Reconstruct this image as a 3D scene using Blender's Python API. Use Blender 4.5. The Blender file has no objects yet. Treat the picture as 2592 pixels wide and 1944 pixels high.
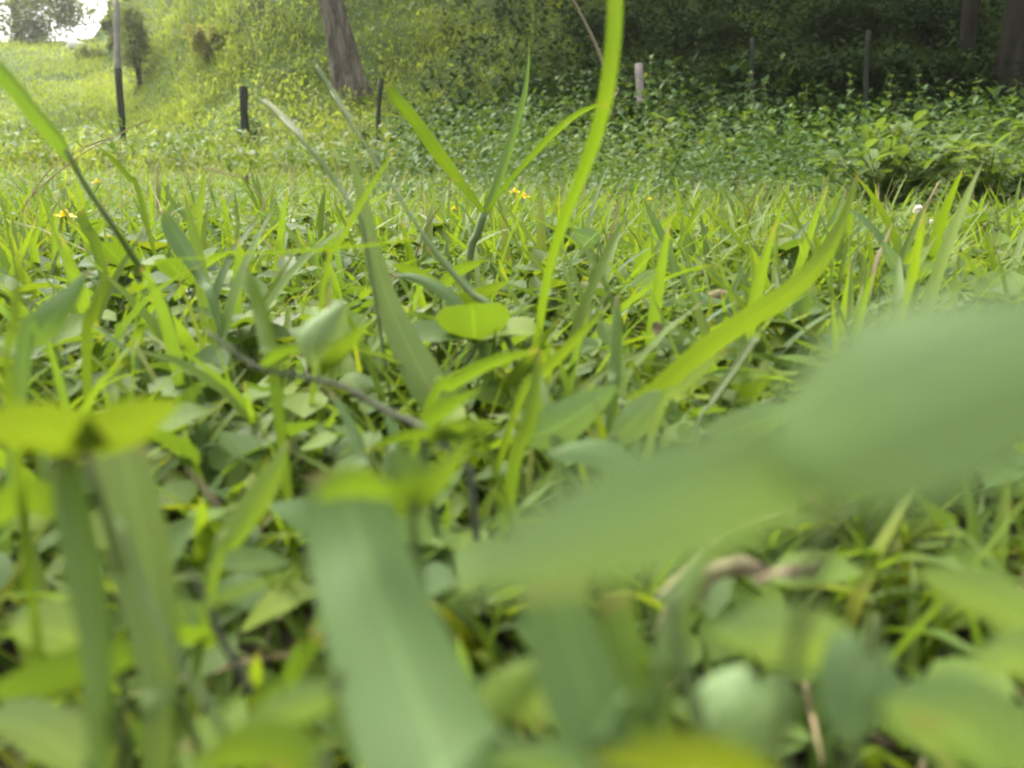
import bpy, math, random
import numpy as np
from mathutils import Vector

rng = np.random.default_rng(7)
random.seed(7)
S = bpy.context.scene
COL = S.collection
R = math.radians
PI = math.pi

# ------------------------------------------------------------------ camera
CAM = np.array([0.0, 0.0, 0.125])
PITCH = R(13.9)
FPX = 887.0                                    # focal length in pixels of a 1024 px wide picture
cd = bpy.data.cameras.new('camera')
cd.sensor_width = 36.0
cd.lens = 36.0 * FPX / 1024.0
cd.clip_start = 0.004
cd.clip_end = 2000
cd.dof.use_dof = True
cd.dof.focus_distance = 1.0
cd.dof.aperture_fstop = 12.0                   # 2.6 mm opening, like a small phone lens
cam = bpy.data.objects.new('camera', cd)
cam.location = CAM
cam.rotation_euler = (PI / 2 - PITCH, 0, 0)
COL.objects.link(cam)
S.camera = cam

# ------------------------------------------------------------------ sky, sun, exposure
SUN_EL, SUN_AZ = R(52), R(-38)                 # ahead of the camera, to its left
w = bpy.data.worlds.new('World')
S.world = w
w.use_nodes = True
nt = w.node_tree
nt.nodes.clear()
sky = nt.nodes.new('ShaderNodeTexSky')
sky.sky_type = 'NISHITA'
sky.sun_disc = False
sky.sun_elevation = SUN_EL
sky.sun_rotation = SUN_AZ
sky.dust_density = 4.0
sky.air_density = 1.0
hs = nt.nodes.new('ShaderNodeHueSaturation')
hs.inputs['Saturation'].default_value = 0.22   # thin cloud: a nearly white sky
bg = nt.nodes.new('ShaderNodeBackground')
bg.inputs['Strength'].default_value = 0.15
wo = nt.nodes.new('ShaderNodeOutputWorld')
nt.links.new(sky.outputs[0], hs.inputs['Color'])
nt.links.new(hs.outputs[0], bg.inputs['Color'])
nt.links.new(bg.outputs[0], wo.inputs['Surface'])

sl = bpy.data.lights.new('sun', 'SUN')
sl.energy = 1.05
sl.angle = R(32)
sl.color = (1.0, 0.95, 0.84)
sun = bpy.data.objects.new('sun', sl)
dvec = Vector((math.sin(SUN_AZ) * math.cos(SUN_EL), math.cos(SUN_AZ) * math.cos(SUN_EL), math.sin(SUN_EL)))
sun.rotation_euler = dvec.to_track_quat('Z', 'Y').to_euler()
sun.location = (-20, 30, 40)
COL.objects.link(sun)

S.view_settings.view_transform = 'Standard'
S.view_settings.look = 'None'
S.view_settings.gamma = 1
S.view_settings.exposure = 2.42
S.view_settings.use_curve_mapping = False
GLARE_HAZE = 0.0015
S.render.engine = 'CYCLES'
S.cycles.volume_bounces = 1
S.cycles.filter_width = 2.1                     # a soft little lens
S.cycles.max_bounces = 10
S.cycles.transmission_bounces = 6
S.cycles.diffuse_bounces = 5

# ------------------------------------------------------------------ geometry helpers
FWD = np.array([0, math.cos(PITCH), -math.sin(PITCH)])
RGT = np.array([1.0, 0, 0])
UPV = np.array([0, math.sin(PITCH), math.cos(PITCH)])


def at(px, py, d):
    """The point d metres ahead of the camera that is seen at px, py (of 1024 x 768)."""
    return CAM + d * (FWD + (px - 512) / FPX * RGT - (py - 384) / FPX * UPV)


def sstep(a, b, v):
    t = np.clip((v - a) / (b - a), 0, 1)
    return t * t * (3 - 2 * t)


def terrain(x, y):
    x = np.asarray(x, float)
    y = np.asarray(y, float)
    near = 0.006 * (np.sin(9 * x + 1.3) * np.sin(7.3 * y) + 0.5 * np.sin(21 * x - 4) * np.sin(17 * y + 1)) * sstep(0.25, 0.8, y)
    roll = 0.03 * np.sin(1.1 * x + 0.6) * np.sin(0.8 * y) * sstep(2, 6, y)
    start = 10.3 - 1.0 * sstep(-2, 5, x)
    t = np.clip((y - start) / 22.0, 0, 1)
    height = 3.95 + 8.5 * sstep(0.5, 2.8, x + 0.45 * y)
    tilt = -0.028 * np.clip(x, -3, 3) * sstep(0.6, 3.0, y)
    bank = height * (0.35 * t + 0.65 * sstep(0, 1, t))
    lump = (0.35 * np.sin(0.9 * x + 0.31 * y) * np.sin(0.77 * y - 0.5 * x) + 0.16 * np.sin(2.1 * x + 1.7) * np.sin(1.9 * y + 0.4)
            + 0.08 * np.sin(4.7 * x) * np.sin(4.1 * y + x)) * sstep(10, 18, y) * (0.3 + 0.7 * sstep(0.5, 2.8, x + 0.45 * y))
    return near + tilt + roll + bank + lump


def ground_at(px, py, dmin=0.05, dmax=60):
    d = np.geomspace(dmin, dmax, 6000)
    p = CAM[None] + d[:, None] * (FWD + (px - 512) / FPX * RGT - (py - 384) / FPX * UPV)[None]
    hit = p[:, 2] < terrain(p[:, 0], p[:, 1])
    i = int(np.argmax(hit)) if hit.any() else len(d) - 1
    return p[i], d[i]


def mesh_from(name, V, F4, mat, uv=None, tint=None, F3=None):
    """V (n,3), F4 (m,4) quads; uv per vertex (n,2); tint per vertex (n)."""
    me = bpy.data.meshes.new(name)
    n3 = 0 if F3 is None else len(F3)
    me.vertices.add(len(V))
    me.vertices.foreach_set('co', np.asarray(V, np.float32).ravel())
    loops = np.asarray(F4, np.int32).ravel()
    tot = np.full(len(F4), 4, np.int32)
    if n3:
        loops = np.concatenate([loops, np.asarray(F3, np.int32).ravel()])
        tot = np.concatenate([tot, np.full(n3, 3, np.int32)])
    me.loops.add(len(loops))
    me.loops.foreach_set('vertex_index', loops)
    me.polygons.add(len(tot))
    st = np.concatenate([[0], np.cumsum(tot)[:-1]]).astype(np.int32)
    me.polygons.foreach_set('loop_start', st)
    me.polygons.foreach_set('loop_total', tot)
    me.polygons.foreach_set('use_smooth', np.ones(len(tot), bool))
    if uv is not None:
        l = me.uv_layers.new(name='UVMap')
        l.data.foreach_set('uv', np.asarray(uv, np.float32)[loops].ravel())
    if tint is not None:
        a = me.attributes.new('tint', 'FLOAT', 'POINT')
        a.data.foreach_set('value', np.asarray(tint, np.float32))
    if mat is not None:
        me.materials.append(mat)
    me.update()
    me.validate()
    return me


def link(name, me, parent=None, loc=None):
    o = bpy.data.objects.new(name, me)
    COL.objects.link(o)
    if parent is not None:
        o.parent = parent
    if loc is not None:
        o.location = loc
    return o


def tag(o, label=None, cat=None, group=None, kind=None):
    if label:
        o['label'] = label
    if cat:
        o['category'] = cat
    if group:
        o['group'] = group
    if kind or cat:
        o['kind'] = kind or 'thing'
    return o


def empty(name, loc, label=None, cat=None, group=None):
    o = bpy.data.objects.new(name, None)
    o.empty_display_size = 0.02
    o.location = loc
    COL.objects.link(o)
    return tag(o, label, cat, group)


PROFILES = {
    'blade': lambda s: np.minimum(1, 0.62 + 1.6 * s) * np.clip(1 - s ** 3.2, 0, 1) ** 0.8,
    'oval': lambda s: np.clip(np.sin(PI * np.clip(s, 0, 1) ** 0.85), 0, 1) ** 0.75,
    'round': lambda s: np.clip(1 - (2 * s - 1) ** 2 * 0.999, 0, 1) ** 0.5,
    'lance': lambda s: np.clip(np.sin(PI * np.clip(s, 0, 1) ** 0.7), 0, 1),
    'heart': lambda s: np.clip(1 - (1.9 * s - 0.72) ** 2 * 0.68, 0, 1) ** 0.8,
}


def ribbons(base, head, L, W, th0, bend, K=4, prof='blade', fold=0.15, across=3, twist=None, tint=None):
    """Many blades or leaves in one go: base (n,3), heading, length, width, start angle from the vertical and bend, all per ribbon."""
    n = len(L)
    s = np.linspace(0, 1, K + 1)
    th = th0[:, None] + bend[:, None] * (s[None] ** 1.2)
    seg = L[:, None] / K
    thm = 0.5 * (th[:, 1:] + th[:, :-1])
    r = np.concatenate([np.zeros((n, 1)), np.cumsum(np.sin(thm) * seg, 1)], 1)
    z = np.concatenate([np.zeros((n, 1)), np.cumsum(np.cos(thm) * seg, 1)], 1)
    hx, hy = np.cos(head), np.sin(head)
    P = np.stack([base[:, 0:1] + r * hx[:, None], base[:, 1:2] + r * hy[:, None], base[:, 2:3] + z], 2)
    side = np.stack([-hy, hx, np.zeros(n)], 1)[:, None, :] * np.ones((1, K + 1, 1))
    nor = np.stack([-np.cos(th) * hx[:, None], -np.cos(th) * hy[:, None], np.sin(th)], 2)
    if twist is not None:
        tw = twist[:, None] * (0.35 + 0.65 * s[None])
        c, sn = np.cos(tw)[..., None], np.sin(tw)[..., None]
        side, nor = side * c + nor * sn, nor * c - side * sn
    wd = W[:, None] * 0.5 * PROFILES[prof](s)[None] + 1e-5
    offs = np.linspace(-1, 1, across)
    V = np.stack([P + side * (wd * o)[..., None] + nor * (wd * abs(o) * fold * 2)[..., None] for o in offs], 2)   # n,K+1,A,3
    uv = np.zeros((n, K + 1, across, 2))
    uv[..., 0] = (offs * 0.5 + 0.5)[None, None, :]
    uv[..., 1] = s[None, :, None]
    idx = np.arange(n * (K + 1) * across).reshape(n, K + 1, across)
    F = np.stack([idx[:, :-1, :-1], idx[:, :-1, 1:], idx[:, 1:, 1:], idx[:, 1:, :-1]], -1).reshape(-1, 4)
    t = (rng.random(n) if tint is None else tint)[:, None, None] * np.ones((1, K + 1, across))
    return V.reshape(-1, 3), F, uv.reshape(-1, 2), t.ravel()


def join(parts):
    Vs, Fs, Us, Ts, k = [], [], [], [], 0
    for V, F, U, T in parts:
        Vs.append(V); Fs.append(F + k); Us.append(U); Ts.append(T)
        k += len(V)
    return np.concatenate(Vs), np.concatenate(Fs), np.concatenate(Us), np.concatenate(Ts)


def catmull(pts, n):
    pts = np.asarray(pts, float)
    P = np.vstack([2 * pts[0] - pts[1], pts, 2 * pts[-1] - pts[-2]])
    m = len(pts) - 1
    out = []
    for t in np.linspace(0, m, n + 1):
        i = min(int(t), m - 1)
        u = t - i
        a, b, c, d = P[i], P[i + 1], P[i + 2], P[i + 3]
        out.append(0.5 * (2 * b + (c - a) * u + (2 * a - 5 * b + 4 * c - d) * u * u + (3 * b - a - 3 * c + d) * u ** 3))
    return np.array(out)


SUNV = np.array([math.sin(SUN_AZ) * math.cos(SUN_EL), math.cos(SUN_AZ) * math.cos(SUN_EL), math.sin(SUN_EL)])


def strip(P, Wd, roll=0.0, fold=0.12, across=5, tint=0.5, view=None, ripple=0.0, v0=0.0, v1=1.0):
    """One blade or leaf along P (k,3), full widths Wd (k); it faces the direction view, turned by roll about its own length."""
    P = np.asarray(P)
    k = len(P)
    T = np.gradient(P, axis=0)
    T /= np.linalg.norm(T, axis=1)[:, None] + 1e-12
    vw = (P - CAM) if view is None else np.tile(np.asarray(view, float), (k, 1))
    vw = vw / np.linalg.norm(vw, axis=1)[:, None]
    sd = np.cross(T, vw)
    sd /= np.linalg.norm(sd, axis=1)[:, None] + 1e-12
    for _ in range(max(1, k // 5)):                # a blade turns slowly along its length
        sm = sd.copy()
        sm[1:-1] = 0.25 * sd[:-2] + 0.5 * sd[1:-1] + 0.25 * sd[2:]
        sm[-1] = 0.5 * sd[-1] + 0.5 * sd[-2]
        sd = sm / (np.linalg.norm(sm, axis=1)[:, None] + 1e-12)
    nr = np.cross(sd, T)
    if roll is None:                              # turned, within bounds, to let the sun shine through it
        m = k // 2
        best = max(np.linspace(-0.75, 0.75, 16), key=lambda q: abs((nr[m] * math.cos(q) - sd[m] * math.sin(q)) @ SUNV) * (1 if ((nr[m] * math.cos(q) - sd[m] * math.sin(q)) @ SUNV) * ((nr[m] * math.cos(q) - sd[m] * math.sin(q)) @ vw[m]) > 0 else -1))
        roll = best
    rl = np.broadcast_to(np.asarray(roll, float), (k,))
    c, s_ = np.cos(rl)[:, None], np.sin(rl)[:, None]
    sd, nr = sd * c + nr * s_, nr * c - sd * s_
    offs = np.linspace(-1, 1, across)
    hw = np.asarray(Wd)[:, None] * 0.5
    V = np.zeros((k, across, 3))
    ph = random.random() * 6
    for j, o in enumerate(offs):
        wob = ripple * hw * np.sin(np.linspace(0, 9, k) * (1 + 0.3 * o) + ph + 2 * o)[:, None] * abs(o)
        V[:, j] = P + sd * hw * o + nr * (hw * (o * o if across > 3 else abs(o)) * fold * 2 + wob)
    uv = np.zeros((k, across, 2))
    uv[..., 0] = offs * 0.5 + 0.5
    uv[..., 1] = np.linspace(v0, v1, k)[:, None]
    idx = np.arange(k * across).reshape(k, across)
    F = np.stack([idx[:-1, :-1], idx[:-1, 1:], idx[1:, 1:], idx[1:, :-1]], -1).reshape(-1, 4)
    return V.reshape(-1, 3), F, uv.reshape(-1, 2), np.full(k * across, tint)


def tube(P, rad, sides=6, tint=0.5):
    P = np.asarray(P, float)
    k = len(P)
    rad = np.broadcast_to(np.asarray(rad, float), (k,))
    T = np.gradient(P, axis=0)
    T /= np.linalg.norm(T, axis=1)[:, None] + 1e-12
    ref = np.array([0.31, 0.9, 0.2])
    a = np.cross(T, ref)
    a /= np.linalg.norm(a, axis=1)[:, None]
    b = np.cross(T, a)
    ang = np.linspace(0, 2 * PI, sides, endpoint=False)
    V = P[:, None] + rad[:, None, None] * (np.cos(ang)[None, :, None] * a[:, None] + np.sin(ang)[None, :, None] * b[:, None])
    idx = np.arange(k * sides).reshape(k, sides)
    nx = np.roll(idx, -1, 1)
    F = np.stack([idx[:-1], nx[:-1], nx[1:], idx[1:]], -1).reshape(-1, 4)
    # close both ends
    c0, c1 = k * sides, k * sides + 1
    V = np.vstack([V.reshape(-1, 3), P[0], P[-1]])
    cap = [[c0, idx[0, (i + 1) % sides], idx[0, i], c0] for i in range(0)]
    uv = np.zeros((len(V), 2))
    uv[:k * sides, 0] = np.tile(np.linspace(0, 1, sides), k)
    uv[:k * sides, 1] = np.repeat(np.linspace(0, 1, k), sides)
    F3 = [[c0, idx[0, (i + 1) % sides], idx[0, i]] for i in range(sides)] + [[c1, idx[-1, i], idx[-1, (i + 1) % sides]] for i in range(sides)]
    return V, F, uv, np.full(len(V), tint), np.array(F3)


def mesh_obj(name, geo, mat, parent=None, loc=(0, 0, 0)):
    """One mesh object with its origin at loc (world, when it has no parent; else in the parent's space)."""
    V = geo[0] - np.asarray(loc if parent is None else parent.location)
    me = mesh_from(name, V, geo[1], mat, geo[2], geo[3], geo[4] if len(geo) > 4 else None)
    return link(name, me, parent, loc if parent is None else None)


# ------------------------------------------------------------------ materials
def new_mat(name):
    m = bpy.data.materials.new(name)
    m.use_nodes = True
    m.node_tree.nodes.clear()
    return m, m.node_tree.nodes, m.node_tree.links


def ramp(N, stops):
    r = N.new('ShaderNodeValToRGB')
    e = r.color_ramp.elements
    while len(e) < len(stops):
        e.new(0.5)
    for i, (p, c) in enumerate(stops):
        e[i].position = p
        e[i].color = (*c, 1)
    return r


def mth(N, Lk, op, a, b=None, c=None):
    n = N.new('ShaderNodeMath')
    n.operation = op
    for i, v in enumerate((a, b, c)):
        if v is None:
            continue
        if isinstance(v, (int, float)):
            n.inputs[i].default_value = v
        else:
            Lk.new(v, n.inputs[i])
    return n.outputs[0]


def leaf_mat(name, stops, trans=0.42, rough=0.42, spec=0.4, kind='blade', tscale=(1.44, 1.4, 0.45), vary=0.3, blot=0.25, vein=0.35):
    """Leaf tissue: a reflecting face, light coming through, veins by UV, tone by the leaf's own tint."""
    m, N, Lk = new_mat(name)
    out = N.new('ShaderNodeOutputMaterial')
    at_ = N.new('ShaderNodeAttribute')
    at_.attribute_name = 'tint'
    oi = N.new('ShaderNodeObjectInfo')
    tc = N.new('ShaderNodeTexCoord')
    sx = N.new('ShaderNodeSeparateXYZ')
    Lk.new(tc.outputs['UV'], sx.inputs[0])
    u, v = sx.outputs[0], sx.outputs[1]
    t = mth(N, Lk, 'ADD', at_.outputs['Fac'], mth(N, Lk, 'MULTIPLY', mth(N, Lk, 'SUBTRACT', oi.outputs['Random'], 0.5), vary))
    # blotches along the leaf, in object space
    nz = N.new('ShaderNodeTexNoise')
    nz.inputs['Scale'].default_value = 60.0 if kind != 'far' else 1.2
    nz.inputs['Detail'].default_value = 4
    Lk.new(tc.outputs['Object'], nz.inputs['Vector'])
    t = mth(N, Lk, 'ADD', t, mth(N, Lk, 'MULTIPLY', mth(N, Lk, 'SUBTRACT', nz.outputs['Fac'], 0.5), blot))
    cr = ramp(N, stops)
    Lk.new(t, cr.inputs[0])
    col = cr.outputs[0]
    if kind != 'far':
        du = mth(N, Lk, 'ABSOLUTE', mth(N, Lk, 'SUBTRACT', u, 0.5))
        rib = mth(N, Lk, 'SUBTRACT', 1.0, mth(N, Lk, 'SMOOTH_MIN', mth(N, Lk, 'DIVIDE', du, 0.035), 1.0, 0.2))
        rib = mth(N, Lk, 'MAXIMUM', rib, 0.0)
        if kind == 'blade':
            wv = mth(N, Lk, 'MULTIPLY', mth(N, Lk, 'ADD', mth(N, Lk, 'SINE', mth(N, Lk, 'MULTIPLY', u, 95.0)), 1.0), 0.5)
        else:
            q = mth(N, Lk, 'SUBTRACT', mth(N, Lk, 'MULTIPLY', v, 48.0), mth(N, Lk, 'MULTIPLY', du, 50.0))
            wv = mth(N, Lk, 'POWER', mth(N, Lk, 'MULTIPLY', mth(N, Lk, 'ADD', mth(N, Lk, 'SINE', q), 1.0), 0.5), 6.0)
        vn = mth(N, Lk, 'ADD', mth(N, Lk, 'MULTIPLY', rib, 0.9), mth(N, Lk, 'MULTIPLY', wv, 0.35))
        mx = N.new('ShaderNodeMix')
        mx.data_type = 'RGBA'
        mx.blend_type = 'MULTIPLY'
        mx.inputs[0].default_value = 1.0
        g = N.new('ShaderNodeCombineColor')
        k = mth(N, Lk, 'ADD', 1.0 - 0.12 * vein, mth(N, Lk, 'MULTIPLY', vn, vein))
        for i in range(3):
            Lk.new(k, g.inputs[i])
        Lk.new(col, mx.inputs[6])
        Lk.new(g.outputs[0], mx.inputs[7])
        col = mx.outputs[2]
        sp = N.new('ShaderNodeTexNoise')
        sp.inputs['Scale'].default_value = 170.0
        sp.inputs['Detail'].default_value = 3
        Lk.new(tc.outputs['Object'], sp.inputs['Vector'])
        mr = N.new('ShaderNodeMapRange')
        mr.inputs['From Min'].default_value = 0.67
        mr.inputs['From Max'].default_value = 0.75
        mr.inputs['To Max'].default_value = 0.55
        Lk.new(sp.outputs['Fac'], mr.inputs['Value'])
        bl = mr.outputs[0]
        if kind == 'blade':
            tp = N.new('ShaderNodeMapRange')
            tp.inputs['From Min'].default_value = 0.98
            tp.inputs['From Max'].default_value = 1.10
            Lk.new(mth(N, Lk, 'ADD', v, mth(N, Lk, 'MULTIPLY', sp.outputs['Fac'], 0.16)), tp.inputs['Value'])
            bl = mth(N, Lk, 'MAXIMUM', bl, tp.outputs[0])
        bm = N.new('ShaderNodeMix')
        bm.data_type = 'RGBA'
        bm.inputs[7].default_value = (0.17, 0.135, 0.055, 1)
        Lk.new(bl, bm.inputs[0])
        Lk.new(col, bm.inputs[6])
        col = bm.outputs[2]
    p = N.new('ShaderNodeBsdfPrincipled')
    p.inputs['Roughness'].default_value = rough
    p.inputs['Specular IOR Level'].default_value = spec
    Lk.new(col, p.inputs['Base Color'])
    tr = N.new('ShaderNodeBsdfTranslucent')
    tm = N.new('ShaderNodeMix')
    tm.data_type = 'RGBA'
    tm.blend_type = 'MULTIPLY'
    tm.inputs[0].default_value = 1.0
    tm.inputs[7].default_value = (*tscale, 1)
    Lk.new(col, tm.inputs[6])
    Lk.new(tm.outputs[2], tr.inputs['Color'])
    ms = N.new('ShaderNodeMixShader')
    ms.inputs[0].default_value = trans
    Lk.new(p.outputs[0], ms.inputs[1])
    Lk.new(tr.outputs[0], ms.inputs[2])
    if kind != 'far':
        bp = N.new('ShaderNodeBump')
        bp.inputs['Strength'].default_value = 0.25
        bp.inputs['Distance'].default_value = 0.0004
        Lk.new(wv, bp.inputs['Height'])
        Lk.new(bp.outputs[0], p.inputs['Normal'])
    Lk.new(ms.outputs[0], out.inputs['Surface'])
    return m


def solid_mat(name, stops, scale=(6, 6, 6), rough=0.85, bump=0.4, dist=0.01, detail=6, coord='Object', spec=0.2):
    m, N, Lk = new_mat(name)
    out = N.new('ShaderNodeOutputMaterial')
    tc = N.new('ShaderNodeTexCoord')
    mp = N.new('ShaderNodeMapping')
    mp.inputs['Scale'].default_value = scale
    nz = N.new('ShaderNodeTexNoise')
    nz.inputs['Scale'].default_value = 1.0
    nz.inputs['Detail'].default_value = detail
    nz.inputs['Roughness'].default_value = 0.65
    cr = ramp(N, stops)
    p = N.new('ShaderNodeBsdfPrincipled')
    p.inputs['Roughness'].default_value = rough
    p.inputs['Specular IOR Level'].default_value = spec
    bp = N.new('ShaderNodeBump')
    bp.inputs['Strength'].default_value = bump
    bp.inputs['Distance'].default_value = dist
    Lk.new(tc.outputs[coord], mp.inputs[0])
    Lk.new(mp.outputs[0], nz.inputs['Vector'])
    Lk.new(nz.outputs['Fac'], cr.inputs[0])
    Lk.new(nz.outputs['Fac'], bp.inputs['Height'])
    Lk.new(cr.outputs[0], p.inputs['Base Color'])
    Lk.new(bp.outputs[0], p.inputs['Normal'])
    Lk.new(p.outputs[0], out.inputs['Surface'])
    return m


M = {}
LIME, MID, DEEP, BLUE, STRAW = (0.118, 0.172, 0.018), (0.096, 0.152, 0.024), (0.068, 0.116, 0.026), (0.085, 0.140, 0.046), (0.26, 0.21, 0.09)
M['grass'] = leaf_mat('lawn_blade', [(0.0, BLUE), (0.3, DEEP), (0.55, MID), (0.85, LIME), (0.97, (0.20, 0.19, 0.03)), (1.0, STRAW)], 0.45, 0.5, 0.25)
M['lime'] = leaf_mat('young_lime_leaf', [(0.0, (0.066, 0.112, 0.014)), (0.5, (0.080, 0.126, 0.014)), (1.0, (0.096, 0.138, 0.014))], 0.52, 0.55, 0.15, kind='blade')
M['lime_leaf'] = leaf_mat('lime_broad_leaf', [(0.0, (0.064, 0.108, 0.014)), (0.5, (0.076, 0.118, 0.014)), (1.0, (0.096, 0.124, 0.014))], 0.5, 0.5, kind='leaf')
M['blue'] = leaf_mat('bluish_blade', [(0.0, (0.064, 0.108, 0.032)), (0.5, (0.082, 0.136, 0.038)), (1.0, (0.115, 0.165, 0.044))], 0.36, 0.6, 0.2, vein=0.5, blot=0.5)
M['clover'] = leaf_mat('ground_cover_leaf', [(0.0, (0.062, 0.108, 0.030)), (0.3, (0.060, 0.102, 0.022)), (0.65, (0.092, 0.148, 0.020)), (1.0, (0.122, 0.17, 0.016))], 0.4, 0.6, 0.16, kind='leaf')
M['near'] = leaf_mat('soft_green_leaf', [(0.0, (0.088, 0.142, 0.050)), (0.5, (0.122, 0.190, 0.072)), (1.0, (0.155, 0.215, 0.08))], 0.33, 0.55, 0.2, kind='leaf', vein=0.6, blot=0.6)
M['straw'] = leaf_mat('dry_straw', [(0.0, (0.13, 0.09, 0.045)), (0.5, (0.26, 0.20, 0.11)), (1.0, (0.38, 0.32, 0.20))], 0.15, 0.7, 0.2, tscale=(1, 0.9, 0.7))
M['hill'] = leaf_mat('glare_pale_hill_grass', [(0.0, (0.06, 0.095, 0.02)), (0.35, (0.13, 0.175, 0.035)), (0.65, (0.20, 0.25, 0.055)), (1.0, (0.27, 0.30, 0.085))], 0.5, 0.6, 0.2, kind='far', blot=0.7)  # raised above plain grass: sunlight and pale glare put into the colour
M['weed'] = leaf_mat('weed_leaf', [(0.0, (0.030, 0.060, 0.016)), (0.5, (0.060, 0.110, 0.028)), (0.9, (0.095, 0.145, 0.035)), (1.0, (0.13, 0.15, 0.04))], 0.32, 0.62, 0.18, kind='far', blot=0.5)
M['bush'] = leaf_mat('bush_leaf', [(0.0, (0.07, 0.115, 0.035)), (0.5, (0.10, 0.15, 0.045)), (1.0, (0.13, 0.17, 0.065))], 0.42, 0.6, 0.1, kind='leaf')
M['wood'] = leaf_mat('shaded_woodland_leaf', [(0.0, (0.014, 0.028, 0.008)), (0.6, (0.026, 0.048, 0.012)), (1.0, (0.05, 0.075, 0.018))], 0.18, 0.8, 0.06, kind='far', blot=0.5)  # deep shade under the trees is darkened into this leaf colour
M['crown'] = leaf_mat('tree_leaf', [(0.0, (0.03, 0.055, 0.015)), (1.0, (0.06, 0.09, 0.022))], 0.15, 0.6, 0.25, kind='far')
M['greyleaf'] = leaf_mat('glare_pale_grey_leaf', [(0.0, (0.12, 0.15, 0.065)), (1.0, (0.19, 0.22, 0.10))], 0.58, 0.7, 0.15, kind='far')  # lightened so the pale veil over these leaves sits in their colour
M['brownleaf'] = leaf_mat('brownish_bush_leaf', [(0.0, (0.15, 0.155, 0.06)), (1.0, (0.21, 0.21, 0.085))], 0.58, 0.7, 0.15, kind='far')
M['stem'] = leaf_mat('green_stem', [(0.0, (0.06, 0.09, 0.03)), (0.6, (0.09, 0.13, 0.035)), (1.0, (0.16, 0.17, 0.06))], 0.15, 0.5, 0.35)
M['petal'] = leaf_mat('yellow_petal', [(0.0, (0.66, 0.46, 0.01)), (1.0, (0.78, 0.58, 0.02))], 0.35, 0.5, 0.3, tscale=(1.2, 1.1, 0.6))
M['floret'] = solid_mat('orange_floret', [(0.3, (0.48, 0.28, 0.008)), (0.7, (0.70, 0.46, 0.012))], (900, 900, 900), 0.8, 0.6, 0.001)
M['white'] = leaf_mat('white_petal', [(0.0, (0.6, 0.55, 0.5)), (1.0, (0.75, 0.72, 0.68))], 0.3, 0.6, 0.2, tscale=(1, 1, 1))
M['twig'] = solid_mat('dark_twig', [(0.3, (0.03, 0.035, 0.02)), (0.7, (0.075, 0.08, 0.045))], (300, 300, 300), 0.8, 0.5, 0.0006)
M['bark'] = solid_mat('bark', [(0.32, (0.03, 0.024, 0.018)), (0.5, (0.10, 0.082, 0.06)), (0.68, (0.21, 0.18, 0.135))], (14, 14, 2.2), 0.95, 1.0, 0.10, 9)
M['shadebark'] = solid_mat('shade_dark_bark', [(0.3, (0.012, 0.011, 0.008)), (0.7, (0.035, 0.03, 0.022))], (8, 8, 1.5), 0.95, 0.8, 0.04, spec=0.02)  # near-black because the shade on the trunks is put into the bark colour
M['greywood'] = solid_mat('weathered_wood', [(0.25, (0.09, 0.08, 0.068)), (0.5, (0.17, 0.155, 0.135)), (0.75, (0.25, 0.22, 0.17))], (40, 40, 3), 0.95, 0.9, 0.01, spec=0.04)
M['darkwood'] = solid_mat('tar_and_shade_wood', [(0.25, (0.010, 0.012, 0.008)), (0.75, (0.032, 0.036, 0.026))], (30, 30, 3), 0.95, 0.5, 0.004, spec=0.02)  # tar-dark on the left posts; on the right ones it paints their shade
M['pinkwood'] = solid_mat('shaded_pale_wood', [(0.25, (0.12, 0.10, 0.088)), (0.75, (0.23, 0.195, 0.175))], (40, 40, 3), 0.85, 0.5, 0.004)  # pale plank, toned down so its shade is part of the colour
M['deadleaf'] = solid_mat('dead_leaf', [(0.3, (0.04, 0.028, 0.016)), (0.5, (0.12, 0.095, 0.052)), (0.7, (0.24, 0.20, 0.115))], (260, 260, 260), 0.75, 0.6, 0.002)
M['stone'] = solid_mat('pale_rock', [(0.25, (0.28, 0.27, 0.25)), (0.75, (0.5, 0.49, 0.46))], (5, 5, 5), 0.9, 0.5, 0.03)


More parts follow.
